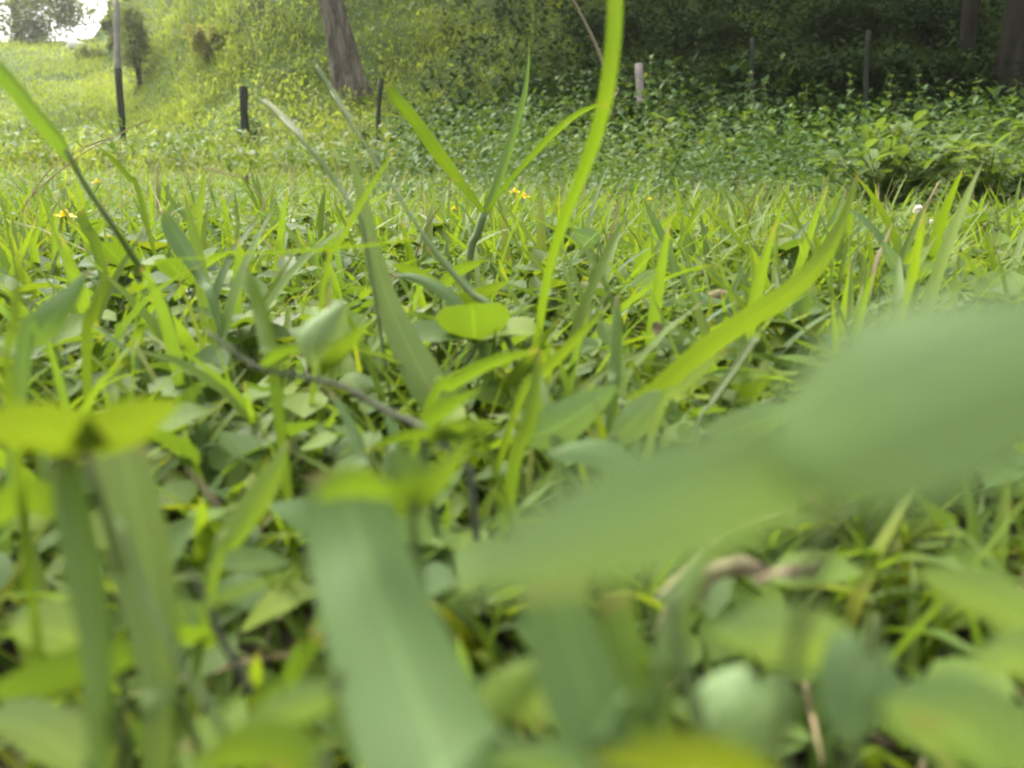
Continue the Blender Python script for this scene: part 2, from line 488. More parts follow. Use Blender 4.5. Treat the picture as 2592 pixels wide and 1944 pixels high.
def ground_mat():
    m, N, Lk = new_mat('soil')
    out = N.new('ShaderNodeOutputMaterial')
    geo = N.new('ShaderNodeNewGeometry')
    sx = N.new('ShaderNodeSeparateXYZ')
    Lk.new(geo.outputs['Position'], sx.inputs[0])
    n1 = N.new('ShaderNodeTexNoise')
    n1.inputs['Scale'].default_value = 70
    n1.inputs['Detail'].default_value = 8
    n2 = N.new('ShaderNodeTexNoise')
    n2.inputs['Scale'].default_value = 1.4
    n2.inputs['Detail'].default_value = 7
    Lk.new(geo.outputs['Position'], n1.inputs['Vector'])
    Lk.new(geo.outputs['Position'], n2.inputs['Vector'])
    soil = ramp(N, [(0.3, (0.014, 0.012, 0.007)), (0.55, (0.032, 0.027, 0.015)), (0.75, (0.07, 0.06, 0.032))])
    turf = ramp(N, [(0.3, (0.03, 0.05, 0.012)), (0.7, (0.07, 0.11, 0.018))])
    Lk.new(n1.outputs['Fac'], soil.inputs[0])
    Lk.new(n2.outputs['Fac'], turf.inputs[0])
    f = N.new('ShaderNodeMapRange')
    f.inputs['From Min'].default_value = 0.5
    f.inputs['From Max'].default_value = 2.5
    Lk.new(sx.outputs[1], f.inputs['Value'])
    mx = N.new('ShaderNodeMix')
    mx.data_type = 'RGBA'
    Lk.new(f.outputs[0], mx.inputs[0])
    Lk.new(soil.outputs[0], mx.inputs[6])
    Lk.new(turf.outputs[0], mx.inputs[7])
    p = N.new('ShaderNodeBsdfPrincipled')
    p.inputs['Roughness'].default_value = 0.95
    p.inputs['Specular IOR Level'].default_value = 0.1
    bp = N.new('ShaderNodeBump')
    bp.inputs['Strength'].default_value = 0.8
    bp.inputs['Distance'].default_value = 0.004
    Lk.new(n1.outputs['Fac'], bp.inputs['Height'])
    Lk.new(bp.outputs[0], p.inputs['Normal'])
    Lk.new(mx.outputs[2], p.inputs['Base Color'])
    Lk.new(p.outputs[0], out.inputs['Surface'])
    return m


# ------------------------------------------------------------------ ground and hillside: one sheet
def axis(lo, hi, n, k):
    t = np.linspace(np.arcsinh(lo / k), np.arcsinh(hi / k), n)
    return k * np.sinh(t)


gx, gy = axis(-320, 320, 300, 1.0), axis(-40, 420, 330, 1.0)
GX, GY = np.meshgrid(gx, gy)
V = np.stack([GX, GY, terrain(GX, GY)], -1).reshape(-1, 3)
idx = np.arange(len(V)).reshape(len(gy), len(gx))
F = np.stack([idx[:-1, :-1], idx[:-1, 1:], idx[1:, 1:], idx[1:, :-1]], -1).reshape(-1, 4)
tag(link('ground', mesh_from('ground', V, F, ground_mat())), kind='structure')


def on_ground(x, y, dz=0.0):
    return np.stack([x, y, terrain(x, y) + dz], 1)


def wedge(n, y0, y1, k=0.75, pad=0.25, power=2.0):
    """n ground points in the camera's wedge; power sets how far they crowd towards the camera (2 = even)."""
    u = rng.random(n)
    a, b = y0 ** power, y1 ** power
    y = (a + u * (b - a)) ** (1 / power)
    x = (rng.random(n) * 2 - 1) * (k * y + pad)
    return x, y


def patch(x, y, f=1.0):
    return 0.5 + 0.25 * np.sin(2.3 * f * x + 1.1 * np.sin(1.7 * f * y)) + 0.25 * np.sin(1.9 * f * y + 0.7 + 1.3 * np.sin(2.9 * f * x))


U = rng.uniform
# ------------------------------------------------------------------ the lawn: uncountable blades and leaves
def near_clear(x, y, L):
    """Shorten what would stand in front of the lens."""
    d = np.hypot(x, y)
    lim = np.where(d < 0.20, 0.045, np.where(d < 0.32, 0.075, 0.2))
    return np.minimum(L, lim * U(0.6, 1.0, len(L)))


def clumped(n, y0, y1, k, pad, power, f):
    x, y = wedge(3 * n, y0, y1, k, pad, power)
    keep = rng.random(len(x)) < 0.12 + 1.1 * (patch(x, y, f) * patch(x + 3.1, y - 1.7, f * 2.7)) ** 0.8
    return x[keep][:n], y[keep][:n]


geos = []
x, y = clumped(15000, 0.10, 1.4, 0.75, 0.12, 1.6, 4)
n = len(x)
L = near_clear(x, y, U(0.025, 0.10, n) * (0.7 + 0.6 * patch(x, y, 4)))
geos.append(ribbons(on_ground(x, y, -0.003), U(0, 2 * PI, n), L, 0.0018 + 0.0056 * rng.random(n) ** 1.5, U(0.05, 0.9, n), U(0.1, 1.9, n), 5, 'blade', 0.2, 3, U(-0.9, 0.9, n), np.clip(rng.normal(0.58, 0.2, n), 0, 0.84)))
# a low mat of short fine blades hides the soil beyond the nearest plants
x, y = wedge(11000, 0.12, 1.5, 0.75, 0.12, 1.5)
n = len(x)
geos.append(ribbons(on_ground(x, y, -0.002), U(0, 2 * PI, n), U(0.015, 0.045, n), U(0.002, 0.0044, n), U(0.2, 1.3, n), U(0.1, 1.2, n), 3, 'blade', 0.2, 2, U(-0.9, 0.9, n), np.clip(rng.normal(0.6, 0.18, n), 0, 0.84)))
x, y = clumped(78000, 1.1, 6.8, 0.72, 0.4, 1.25, 1.6)
n = len(x)
L = U(0.018, 0.068, n) * (0.65 + 0.7 * patch(x, y, 2.2)) * np.clip(1.05 - 0.13 * y, 0.5, 1)
geos.append(ribbons(on_ground(x, y, -0.003), U(0, 2 * PI, n), L, (0.0014 + 0.0032 * rng.random(n) ** 1.4) * (1 + 0.12 * y), U(0.0, 1.1, n), U(0.1, 1.8, n), 3, 'blade', 0.15, 2, U(-0.9, 0.9, n), np.clip(rng.normal(0.6, 0.16, n), 0, 0.84)))
# wispy long blades
x, y = wedge(600, 0.5, 3.5, 0.72, 0.2, 1.2)
n = len(x)
geos.append(ribbons(on_ground(x, y, -0.003), U(0, 2 * PI, n), U(0.07, 0.15, n), U(0.0012, 0.0026, n) * (1 + 0.1 * y), U(0.0, 0.6, n), U(0.3, 1.8, n), 6, 'blade', 0.15, 2, U(-0.6, 0.6, n), np.clip(rng.normal(0.62, 0.16, n), 0, 0.9)))
tag(mesh_obj('lawn_grass', join(geos), M['grass']), kind='stuff')

geos = []
n = 5600
x, y = wedge(n, 0.11, 1.5, 0.75, 0.12, 1.7)
hgt = near_clear(x, y, U(0.008, 0.042, n))
b = on_ground(x, y) + np.stack([0 * x, 0 * x, hgt], 1)
geos.append(ribbons(b, U(0, 2 * PI, n), U(0.011, 0.024, n), U(0.008, 0.017, n), U(0.8, 1.6, n), U(-0.2, 0.7, n), 4, 'oval', 0.13, 3, U(-0.5, 0.5, n), np.clip(rng.normal(0.5, 0.27, n), 0, 1)))
n = 5200
x, y = wedge(n, 0.28, 1.5, 0.75, 0.12, 1.5)
b = on_ground(x, y) + np.stack([0 * x, 0 * x, U(0.006, 0.034, n)], 1)
geos.append(ribbons(b, U(0, 2 * PI, n), U(0.010, 0.019, n), U(0.008, 0.015, n), U(0.9, 1.5, n), U(-0.2, 0.6, n), 4, 'heart', 0.13, 3, U(-0.45, 0.45, n), np.clip(rng.normal(0.75, 0.2, n), 0, 1)))
n = 11000
x, y = wedge(n, 1.2, 5.5, 0.72, 0.3, 1.3)
b = on_ground(x, y) + np.stack([0 * x, 0 * x, U(0.01, 0.05, n)], 1)
geos.append(ribbons(b, U(0, 2 * PI, n), U(0.009, 0.021, n), U(0.006, 0.014, n), U(0.6, 1.6, n), U(-0.2, 0.7, n), 3, 'oval', 0.13, 2, U(-0.6, 0.6, n), np.clip(rng.normal(0.6, 0.25, n), 0, 1)))
tag(mesh_obj('ground_cover_leaves', join(geos), M['clover']), kind='stuff')

n = 1900
x, y = wedge(n, 0.08, 3.0, 0.75, 0.14, 1.3)
tag(mesh_obj('dry_grass_litter', ribbons(on_ground(x, y, 0.002) + np.stack([0 * x, 0 * x, U(0, 0.012, n)], 1), U(0, 2 * PI, n), U(0.02, 0.07, n), U(0.001, 0.0028, n), U(1.2, 1.75, n), U(-0.3, 0.3, n), 3, 'blade', 0.1, 2, U(-1, 1, n)), M['straw']), kind='stuff')
n = 900
x, y = wedge(n, 0.7, 5.0, 0.7, 0.2, 1.4)
tag(mesh_obj('dry_grass_stalks', ribbons(on_ground(x, y), U(0, 2 * PI, n), U(0.06, 0.15, n), U(0.0010, 0.0020, n) * (1 + 0.15 * y), U(0.05, 0.7, n), U(0.0, 0.8, n), 4, 'blade', 0.1, 2, U(-1, 1, n)), M['straw']), kind='stuff')


# ------------------------------------------------------------------ weeds beyond the lawn, hillside grass, woodland floor
def stalks(x, y, hts, nl, ll, lw, mu, sd, prof='oval', mat='weed'):
    """Upright leafy stalks: nl leaves up each stalk, turned round it."""
    n = len(x)
    tot = n * nl
    k = np.tile(np.arange(nl), n)
    X, Y, H = np.repeat(x, nl), np.repeat(y, nl), np.repeat(hts, nl)
    lean = np.repeat(U(-0.25, 0.25, n), nl), np.repeat(U(-0.25, 0.25, n), nl)
    f = (k + U(0.2, 1.0, tot)) / nl
    base = np.stack([X + lean[0] * H * f + U(-0.02, 0.02, tot), Y + lean[1] * H * f + U(-0.02, 0.02, tot), terrain(X, Y) + H * f], 1)
    tint = np.clip(np.repeat(rng.normal(mu, sd, n), nl) + rng.normal(0, 0.12, tot), 0, 1)
    return ribbons(base, k * 2.4 + np.repeat(U(0, 6, n), nl), ll * U(0.6, 1.25, tot), lw * U(0.6, 1.25, tot), U(0.5, 1.5, tot), U(0.0, 0.9, tot), 2, prof, 0.12, 2 if tot > 30000 else 3, U(-0.5, 0.5, tot), tint)


geos = []
# low weeds between lawn and fence, right of the middle
n = 5200
y = U(2.9, 10.0, n)
x = U(-0.12, 0.85, n) * y + U(-0.3, 0.3, n)
g = sstep(2.6, 8.0, y + 0.35 * x)
hts = (0.05 + 0.85 * g ** 1.3 * U(0.4, 1.0, n)) * (0.6 + 0.6 * patch(x, y, 0.8))
geos.append(stalks(x, y, hts, 9, np.repeat(0.030 + 0.038 * g * U(0.6, 1.3, n), 9), np.repeat(0.018 + 0.02 * g, 9), 0.35 + 0.5 * patch(x, y, 1.3), 0.14))
# left of the middle: lower and grassier
n = 2600
y = U(5.0, 11, n)
x = U(-0.8, 0.0, n) * y
geos.append(stalks(x, y, U(0.06, 0.28, n), 6, 0.08, 0.03, 0.85, 0.15, 'lance'))
tag(mesh_obj('weeds', join(geos), M['weed']), kind='stuff')

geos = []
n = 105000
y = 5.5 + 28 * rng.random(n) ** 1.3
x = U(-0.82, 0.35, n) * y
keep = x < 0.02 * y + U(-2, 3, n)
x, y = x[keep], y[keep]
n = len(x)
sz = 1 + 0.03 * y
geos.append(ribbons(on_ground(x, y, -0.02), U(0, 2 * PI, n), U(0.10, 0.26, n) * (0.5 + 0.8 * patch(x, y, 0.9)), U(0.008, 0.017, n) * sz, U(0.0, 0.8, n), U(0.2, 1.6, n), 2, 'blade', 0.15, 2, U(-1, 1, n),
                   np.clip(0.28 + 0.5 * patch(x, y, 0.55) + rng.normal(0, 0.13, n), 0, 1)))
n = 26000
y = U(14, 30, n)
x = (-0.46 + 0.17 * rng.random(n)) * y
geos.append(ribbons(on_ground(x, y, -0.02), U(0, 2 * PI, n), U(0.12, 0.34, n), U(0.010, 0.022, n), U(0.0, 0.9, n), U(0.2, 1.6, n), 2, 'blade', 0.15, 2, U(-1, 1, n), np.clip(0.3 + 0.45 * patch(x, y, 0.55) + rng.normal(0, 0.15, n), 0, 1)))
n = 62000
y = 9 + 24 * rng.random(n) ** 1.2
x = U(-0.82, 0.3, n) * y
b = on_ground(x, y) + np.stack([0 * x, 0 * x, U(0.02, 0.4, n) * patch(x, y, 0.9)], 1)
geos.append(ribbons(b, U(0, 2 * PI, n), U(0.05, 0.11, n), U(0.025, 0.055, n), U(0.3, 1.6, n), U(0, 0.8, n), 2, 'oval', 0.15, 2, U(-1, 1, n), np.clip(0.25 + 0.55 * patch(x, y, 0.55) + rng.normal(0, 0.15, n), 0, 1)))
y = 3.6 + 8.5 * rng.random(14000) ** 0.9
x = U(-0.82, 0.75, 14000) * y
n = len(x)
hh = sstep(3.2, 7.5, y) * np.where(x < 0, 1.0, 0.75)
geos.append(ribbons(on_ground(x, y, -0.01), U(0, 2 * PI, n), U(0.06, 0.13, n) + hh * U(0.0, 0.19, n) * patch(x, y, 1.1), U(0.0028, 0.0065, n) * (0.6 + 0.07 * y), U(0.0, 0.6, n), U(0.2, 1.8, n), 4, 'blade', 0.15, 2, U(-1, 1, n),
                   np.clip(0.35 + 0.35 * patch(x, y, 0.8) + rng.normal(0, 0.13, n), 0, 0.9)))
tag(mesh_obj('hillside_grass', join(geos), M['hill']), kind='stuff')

n = 6500
y = 7.5 + 22 * rng.random(n) ** 1.2
x = U(0.0, 0.95, n) * y + U(-1.5, 1, n)
hts = U(0.25, 0.9, n) * (0.5 + 0.8 * patch(x, y, 0.5))
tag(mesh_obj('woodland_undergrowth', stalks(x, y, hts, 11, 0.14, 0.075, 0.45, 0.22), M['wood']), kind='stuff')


# ------------------------------------------------------------------ trees and shrubs
def leaf_cloud(c, rad, n, ll, lw, clumps=40, squash=0.8):
    """Leaves gathered in clumps through an uneven crown."""
    cc = rng.normal(0, 1, (clumps, 3))
    cc /= np.linalg.norm(cc, axis=1)[:, None]
    cc *= (U(0.25, 1.0, clumps) ** 0.6)[:, None] * np.asarray(rad) * np.array([1, 1, squash])
    k = rng.integers(0, clumps, n)
    cr = U(0.14, 0.46, clumps)[k][:, None] * np.mean(rad)
    p = np.asarray(c) + cc[k] + rng.normal(0, 0.55, (n, 3)) * cr
    t = np.clip(U(0.2, 0.8, clumps)[k] + rng.normal(0, 0.15, n), 0, 1)
    return ribbons(p, U(0, 2 * PI, n), ll * U(0.6, 1.3, n), lw * U(0.6, 1.3, n), U(0.4, 2.0, n), U(0, 0.8, n), 2, 'oval', 0.12, 2, U(-0.8, 0.8, n), t)


def trunk_geo(base, top, r0, r1, flare=1.5, ribs=5, depth=0.18, k=26, sides=40):
    base, top = np.asarray(base, float), np.asarray(top, float)
    t = np.linspace(0, 1, k)
    h = np.linalg.norm(top - base)
    wob = np.stack([0.04 * np.sin(4 * t + 1), 0.03 * np.sin(5 * t), 0 * t], 1) * h * 0.25
    P = base + (top - base) * t[:, None] + wob - wob[0]
    rr = r0 + (r1 - r0) * t + r0 * (flare - 1) * np.exp(-t * h / 0.35)
    ang = np.linspace(0, 2 * PI, sides, endpoint=False)
    rib = np.maximum(np.cos(ang[None] * ribs + 0.9 + 0.5 * np.sin(3 * t)[:, None]), -0.35) * depth * (0.35 + 0.65 * np.exp(-t * h / 0.9))[:, None] + 0.05 * np.sin(ang[None] * 11 + 6 * t[:, None])
    q = rr[:, None] * (1 + rib)
    V = np.stack([P[:, 0:1] + q * np.cos(ang), P[:, 1:2] + q * np.sin(ang), P[:, 2:3] + 0 * q], -1)
    idx = np.arange(k * sides).reshape(k, sides)
    nx = np.roll(idx, -1, 1)
    F = np.stack([idx[:-1], nx[:-1], nx[1:], idx[1:]], -1).reshape(-1, 4)
    uv = np.zeros((k * sides, 2))
    return V.reshape(-1, 3), F, uv, np.full(k * sides, 0.5)


def tree(name, base, height, r0, r1, crown_c, crown_r, nleaf, ll, lw, label, lean=(0, 0), bark='bark', leaf='crown', group=None, limbs=6, **kw):
    base = np.asarray(base, float)
    top = base + np.array([lean[0], lean[1], height])
    e = empty(name, base, label, 'tree', group)
    mesh_obj('trunk', trunk_geo(base - [0, 0, 0.15], top, r0, r1, **kw), M[bark], e)
    c = base + np.asarray(crown_c)
    for i in range(limbs):
        a = i * 2.4 + 0.5
        s = base + (top - base) * (0.72 + 0.05 * i)
        tip = c + np.array([math.cos(a) * crown_r[0], math.sin(a) * crown_r[1], U(-0.3, 0.5) * crown_r[2]]) * 0.7
        mid = (s + tip) / 2 + [0, 0, 0.25]
        P = catmull([s, mid, tip], 8)
        mesh_obj('limb', tube(P, np.linspace(r1 * 0.7, 0.03, 9), 7), M[bark], e)
    if nleaf:
        g = leaf_cloud(c, crown_r, nleaf, ll, lw, 46)
        tag(mesh_obj('crown', g, M[leaf], e), kind='stuff')
    return e


# the leaning trunk in the middle of the bank
p, d = ground_at(354, 92)
tree('tree', p, 4.6, 0.165, 0.12, (-0.6, 0.6, 6.4), (2.6, 2.6, 1.8), 2600, 0.22, 0.12, 'leaning grey-brown tree trunk with deep ribs on the sunny bank', lean=(-0.95, 0.1), flare=1.7, ribs=5, depth=0.42)
# the wood on the right: trunks in the shade, crowns over them
p, d = ground_at(962, 96)
tree('tree', p, 7.5, 0.10, 0.08, (-1.0, 0.5, 7.5), (4.2, 4.2, 2.0), 5200, 0.30, 0.17, 'slim dark tree trunk in the shade above the right bush', bark='shadebark', lean=(-0.1, 0))
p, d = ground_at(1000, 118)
tree('tree', p, 7.0, 0.16, 0.12, (0.5, 1.0, 7.6), (4.2, 4.2, 2.2), 5200, 0.30, 0.17, 'thick dark tree trunk at the edge of the shaded wood', bark='shadebark', lean=(0.5, 0))
SHADE_TREES = [(2.5, 21), (6.0, 18.5), (9.5, 17), (4.5, 26), (8.5, 23), (13, 21), (13, 27), (17, 17), (-2.9, 20.2), (0.6, 18.9), (-0.6, 24.5), (11.0, 14.2), (15.5, 13.0)]  # more trees, out of view, put in to shade the right bank
for i, (x, y) in enumerate(SHADE_TREES):
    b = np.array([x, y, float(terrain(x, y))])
    tree('tree', b, 6.5, 0.16, 0.11, (U(-0.5, 0.5), U(-0.5, 0.5), 7.2), (4.6, 4.6, 2.2), 5200, 0.32, 0.18, 'unseen tree up the slope, added to shade the wood', bark='shadebark', group='unseen trees added for shade')


def shrub(name, px, py, hpx, wpx, n, ll, lw, mat, label, cat='shrub', group=None, dmin=0.05, squash=1.0, clumps=26):
    p, d = ground_at(px, py, dmin)
    h, wd = hpx * d / FPX, wpx * d / FPX
    e = empty(name, p, label, cat, group)
    c = p + np.array([0, 0, h * 0.52])
    tag(mesh_obj('foliage', leaf_cloud(c, (wd * 0.45, wd * 0.45, h * 0.45), n, ll, lw, clumps, squash), M[mat], e), kind='stuff')
    for i in range(3):
        a = i * 2.1
        P = catmull([p - [0, 0, 0.05], p + [0.08 * wd * math.cos(a), 0.08 * wd * math.sin(a), h * 0.35], c + [0.25 * wd * math.cos(a), 0.25 * wd * math.sin(a), h * 0.2]], 6)
        mesh_obj('stem', tube(P, np.linspace(0.03, 0.01, 7) * d / 14, 5), M['shadebark'], e)
    return e


shrub('shrub', 140, 92, 96, 36, 3000, 0.085, 0.045, 'greyleaf', 'tall narrow grey-green shrub just behind the tall grey post', clumps=90)
shrub('shrub', 207, 60, 34, 44, 1100, 0.085, 0.045, 'brownleaf', 'brownish rounded shrub alone on the sunny hillside')
shrub('shrub', 118, 54, 50, 30, 2400, 0.12, 0.07, 'greyleaf', 'hazy pale shrub on the skyline right of the white sky')
shrub('shrub', 96, 62, 14, 46, 1200, 0.10, 0.05, 'greyleaf', 'low flat scrub on the ridge under the white sky')
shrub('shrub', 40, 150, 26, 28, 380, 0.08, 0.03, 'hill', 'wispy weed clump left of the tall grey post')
shrub('shrub', 252, 152, 34, 30, 420, 0.07, 0.035, 'weed', 'low leafy clump at the foot of the dark stub post')
TUSS = [(168, 102, 'right of the tall grey post'), (262, 46, 'high above the stub post'), (292, 84, 'left of the leaning trunk'), (415, 62, 'right of the leaning trunk'), (452, 34, 'high up, right of the trunk'), (395, 108, 'at the foot of the trunk, right'), (232, 20, 'high over the brown shrub'),
        (302, 26, 'high left of the trunk'), (190, 120, 'above the stub post, to its left'), (470, 92, 'where the shade begins'), (60, 70, 'below the pale rock'), (30, 92, 'on the left slope, low'), (150, 62, 'beside the tall narrow shrub')]
for i, (px, py, where) in enumerate(TUSS):
    p, d = ground_at(px, py)
    e = empty('grass_tussock', p, 'overgrown yellow-green grass tussock on the slope ' + where, 'grass', 'grass tussocks on the sunny slope')
    n = 300
    rr, aa = 0.55 * U(0, 1, n) ** 0.5 * (d / 16), U(0, 2 * PI, n)
    bx, by = p[0] + rr * np.cos(aa) * 1.3, p[1] + rr * np.sin(aa)
    g = ribbons(on_ground(bx, by, -0.02), aa + rng.normal(0, 1.4, n), U(0.14, 0.36, n) * (1.15 - 0.5 * rr / rr.max()) * (d / 16), U(0.008, 0.017, n), U(0.0, 0.9, n), U(0.4, 1.9, n), 4, 'lance', 0.15, 2, U(-1, 1, n), np.clip(rng.normal(0.55 + 0.2 * math.sin(i * 2.2), 0.15, n), 0, 1))
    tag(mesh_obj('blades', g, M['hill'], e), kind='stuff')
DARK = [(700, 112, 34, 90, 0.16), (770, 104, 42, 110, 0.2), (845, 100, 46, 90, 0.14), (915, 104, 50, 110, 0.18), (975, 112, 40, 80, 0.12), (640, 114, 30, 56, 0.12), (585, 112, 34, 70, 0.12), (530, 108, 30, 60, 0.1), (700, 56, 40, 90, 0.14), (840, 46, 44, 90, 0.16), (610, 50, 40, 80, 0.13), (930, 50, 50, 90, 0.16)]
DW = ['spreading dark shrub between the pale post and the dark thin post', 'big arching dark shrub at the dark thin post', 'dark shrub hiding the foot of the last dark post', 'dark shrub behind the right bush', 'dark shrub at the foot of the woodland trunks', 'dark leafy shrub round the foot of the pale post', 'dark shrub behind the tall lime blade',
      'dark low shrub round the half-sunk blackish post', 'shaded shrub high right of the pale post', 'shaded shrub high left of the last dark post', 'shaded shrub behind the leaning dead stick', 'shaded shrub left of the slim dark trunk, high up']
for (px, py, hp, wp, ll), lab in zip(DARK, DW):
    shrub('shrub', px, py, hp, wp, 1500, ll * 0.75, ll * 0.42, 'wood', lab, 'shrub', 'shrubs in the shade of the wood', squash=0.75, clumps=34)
# the tree at the top left corner
p, d = ground_at(20, 46)
tree('tree', p, 1.5, 0.12, 0.08, (0.1, 0.4, 1.15), (2.2, 1.9, 1.5), 13000, 0.14, 0.08, 'hazy round-crowned tree on the ridge in the top left corner', leaf='greyleaf', limbs=5)


# ------------------------------------------------------------------ fence posts
def post(px0, py0, px1, py1, d, wpx, label, up, low=None, split=0.45, stub=False):
    a, b = at(px0, py0, d), at(px1, py1, d)
    g = float(terrain(b[0], b[1]))
    foot = b + (b - a) / np.linalg.norm(b - a) * max(0.15, (b[2] - g) + 0.15)
    foot[2] = min(foot[2], g - 0.1)
    r = wpx * d / FPX * 0.5
    e = empty('fence_post', (foot[0], foot[1], g), label, 'fence post', 'old fence posts along the foot of the bank')

    def section(t0, t1, mat, rk=1.0, cap=False):
        t = np.linspace(t0, t1, 12)
        P = foot + (a - foot) * t[:, None]
        P[:, 0] += 0.012 * np.sin(7 * t)
        geo = tube(P, r * rk * (1 + 0.08 * np.sin(9 * t + px0) + 0.05 * np.sin(23 * t)), 9)
        mesh_obj('post_shaft', geo, M[mat], e)
    if low:
        section(0, split, low, 1.06)
        section(split - 0.005, 1, up)
    else:
        section(0, 1, up)
    return e


post(116, 1, 123, 161, 9.8, 6.2, 'tall split post, weathered grey above and blackened below', 'greywood', 'darkwood', 0.62)
post(243, 87, 248, 150, 9.8, 8.5, 'short thick blackish post between the tall post and the trunk', 'darkwood')
post(381, 79, 378, 152, 9.8, 4.6, 'thin dark grey post to the right of the leaning tree trunk', 'darkwood')
post(519, 82, 519, 122, 9.4, 5.5, 'blackish post half sunk in weeds behind the upright pointed blade', 'darkwood')
post(638, 64, 641, 92, 9.6, 8.5, 'pale pinkish sawn post right of the tall lime blade', 'pinkwood')
post(752, 38, 753, 80, 9.6, 4.5, 'dark thin post in the shade left of the woodland trunks', 'darkwood')
post(868, 31, 867, 85, 9.8, 5.0, 'dark post deep in shade nearest the slim dark trunk', 'darkwood')

# a pale rock and a dead stem on the slopes
p, d = ground_at(77, 55)
an = np.linspace(0, 2 * PI, 12, endpoint=False)
lat = np.linspace(-PI / 2, PI / 2, 7)
P = np.array([[math.cos(t) * math.cos(q) * 0.28 * (1 + 0.2 * math.sin(3 * q)), math.cos(t) * math.sin(q) * 0.22, 0.13 * math.sin(t) + 0.03 * math.sin(2 * q)] for t in lat for q in an]) + p + [0, 0, 0.22]
idx = np.arange(len(P)).reshape(7, 12)
nx = np.roll(idx, -1, 1)
F = np.stack([idx[:-1], nx[:-1], nx[1:], idx[1:]], -1).reshape(-1, 4)
tag(mesh_obj('rock', (P, F, np.zeros((len(P), 2)), np.full(len(P), 0.5)), M['stone'], None, tuple(p)), 'small pale rock lying on the ridge below the white sky', 'rock')


def stem_thing(name, pts, rad, mat, label, cat, n=14, group=None):
    P = catmull([at(*q) for q in pts], n)
    rr = np.interp(np.linspace(0, 1, n + 1), np.linspace(0, 1, len(rad)), rad)
    return tag(mesh_obj(name, tube(P, rr, 6), M[mat], None, tuple(P[-1])), label, cat, group)


stem_thing('dead_stick', [(566, -14, 8.0), (588, 28, 8.0), (603, 62, 8.0), (612, 96, 8.0), (616, 150, 8.0)], [0.010, 0.014, 0.018, 0.02], 'deadleaf', 'long bare brown stem leaning in front of the dark wood', 'stem')


# ------------------------------------------------------------------ leafy bush at the right edge of the lawn
def oval_leaf_mesh(name, L, W, mat, bend=0.5, fold=0.15, prof='oval', K=7, tint=0.5):
    g = ribbons(np.zeros((1, 3)), np.zeros(1), np.array([L]), np.array([W]), np.array([0.0]), np.array([bend]), K, prof, fold, 3, None, np.array([tint]))
    return mesh_from(name, g[0], g[1], M[mat], g[2], g[3])


bush_leaf = [oval_leaf_mesh('leaf', 0.085, 0.040, 'bush', 0.7, 0.16, 'oval', 6, t) for t in (0.15, 0.4, 0.6, 0.85)] + [oval_leaf_mesh('leaf', 0.065, 0.026, 'bush', 0.9, 0.2, 'lance', 6, t) for t in (0.3, 0.7)]


def bush(px, py, d0, h, spread, nst, label, group):
    b = at(px, py, d0)
    b[2] = terrain(b[0], b[1])
    e = empty('leafy_bush', b, label, 'bush', group)
    for i in range(nst):
        a = U(0, 2 * PI)
        rr = spread * math.sqrt(U(0.02, 1))
        hh = h * U(0.65, 1.05) * (1 - 0.35 * (rr / spread) ** 2)
        tip = np.array([math.cos(a) * rr, math.sin(a) * rr, hh])
        P = catmull([np.array([0.15 * tip[0], 0.15 * tip[1], -0.02]), np.array([0.5 * tip[0], 0.5 * tip[1], hh * 0.55]), tip], 8)
        st = mesh_obj('stem', tube(P + b, np.linspace(0.004, 0.0015, 9), 5), M['stem'], e)
        nl = int(U(9, 13))
        for k in range(nl):
            f = (k + 1) / nl
            q = P[min(8, int(round((0.06 + 0.94 * f) * 8)))]
            o = bpy.data.objects.new('leaf', random.choice(bush_leaf))
            o.parent = e
            o.location = q + rng.normal(0, 0.004, 3)
            o.rotation_euler = (U(-0.4, 0.4), U(0.5, 1.55), U(0, 2 * PI))
            s = U(0.5, 1.0)
            o.scale = (s, s, s)
            COL.objects.link(o)
    return e


bush(885, 207, 2.9, 0.29, 0.27, 50, 'leafy bush with drooping pointed leaves behind the tall lime blade', 'leafy bushes at the far edge of the lawn')
bush(985, 206, 3.1, 0.29, 0.27, 44, 'leafy bush against the picture edge below the dark trunks', 'leafy bushes at the far edge of the lawn')
bush(1085, 212, 3.0, 0.30, 0.24, 14, 'leafy bush cut by the right edge of the picture', 'leafy bushes at the far edge of the lawn')


weed_leaf = [oval_leaf_mesh('leaf', 0.055, 0.034, 'bush', 0.7, 0.14, 'heart', 5, t) for t in (0.2, 0.5, 0.8)]
ORD = 'first second third fourth fifth sixth seventh eighth ninth tenth eleventh twelfth thirteenth fourteenth fifteenth'.split()
WEEDS = [(638, 7.6, 0.80), (600, 7.9, 0.72), (662, 8.1, 0.85), (705, 7.4, 0.78), (738, 8.2, 0.95), (760, 7.8, 0.85), (795, 7.5, 0.8), (835, 8.3, 0.98), (870, 7.7, 0.9), (905, 8.1, 0.95), (950, 7.6, 0.85), (555, 8.2, 0.7), (520, 7.6, 0.6), (490, 8.0, 0.55),
         (640, 5.2, 0.42), (668, 4.4, 0.34), (694, 5.6, 0.46), (716, 4.9, 0.40), (742, 6.0, 0.5), (765, 4.6, 0.33), (790, 5.4, 0.45), (812, 4.2, 0.30), (600, 5.8, 0.42), (560, 5.0, 0.32), (430, 5.4, 0.28),
         (856, 5.6, 0.5), (900, 6.2, 0.55), (944, 5.2, 0.42), (975, 6.4, 0.55), (1008, 5.0, 0.4), (730, 3.9, 0.24), (655, 3.7, 0.2), (700, 6.8, 0.55), (540, 6.4, 0.4), (480, 6.0, 0.34), (620, 6.9, 0.5)]
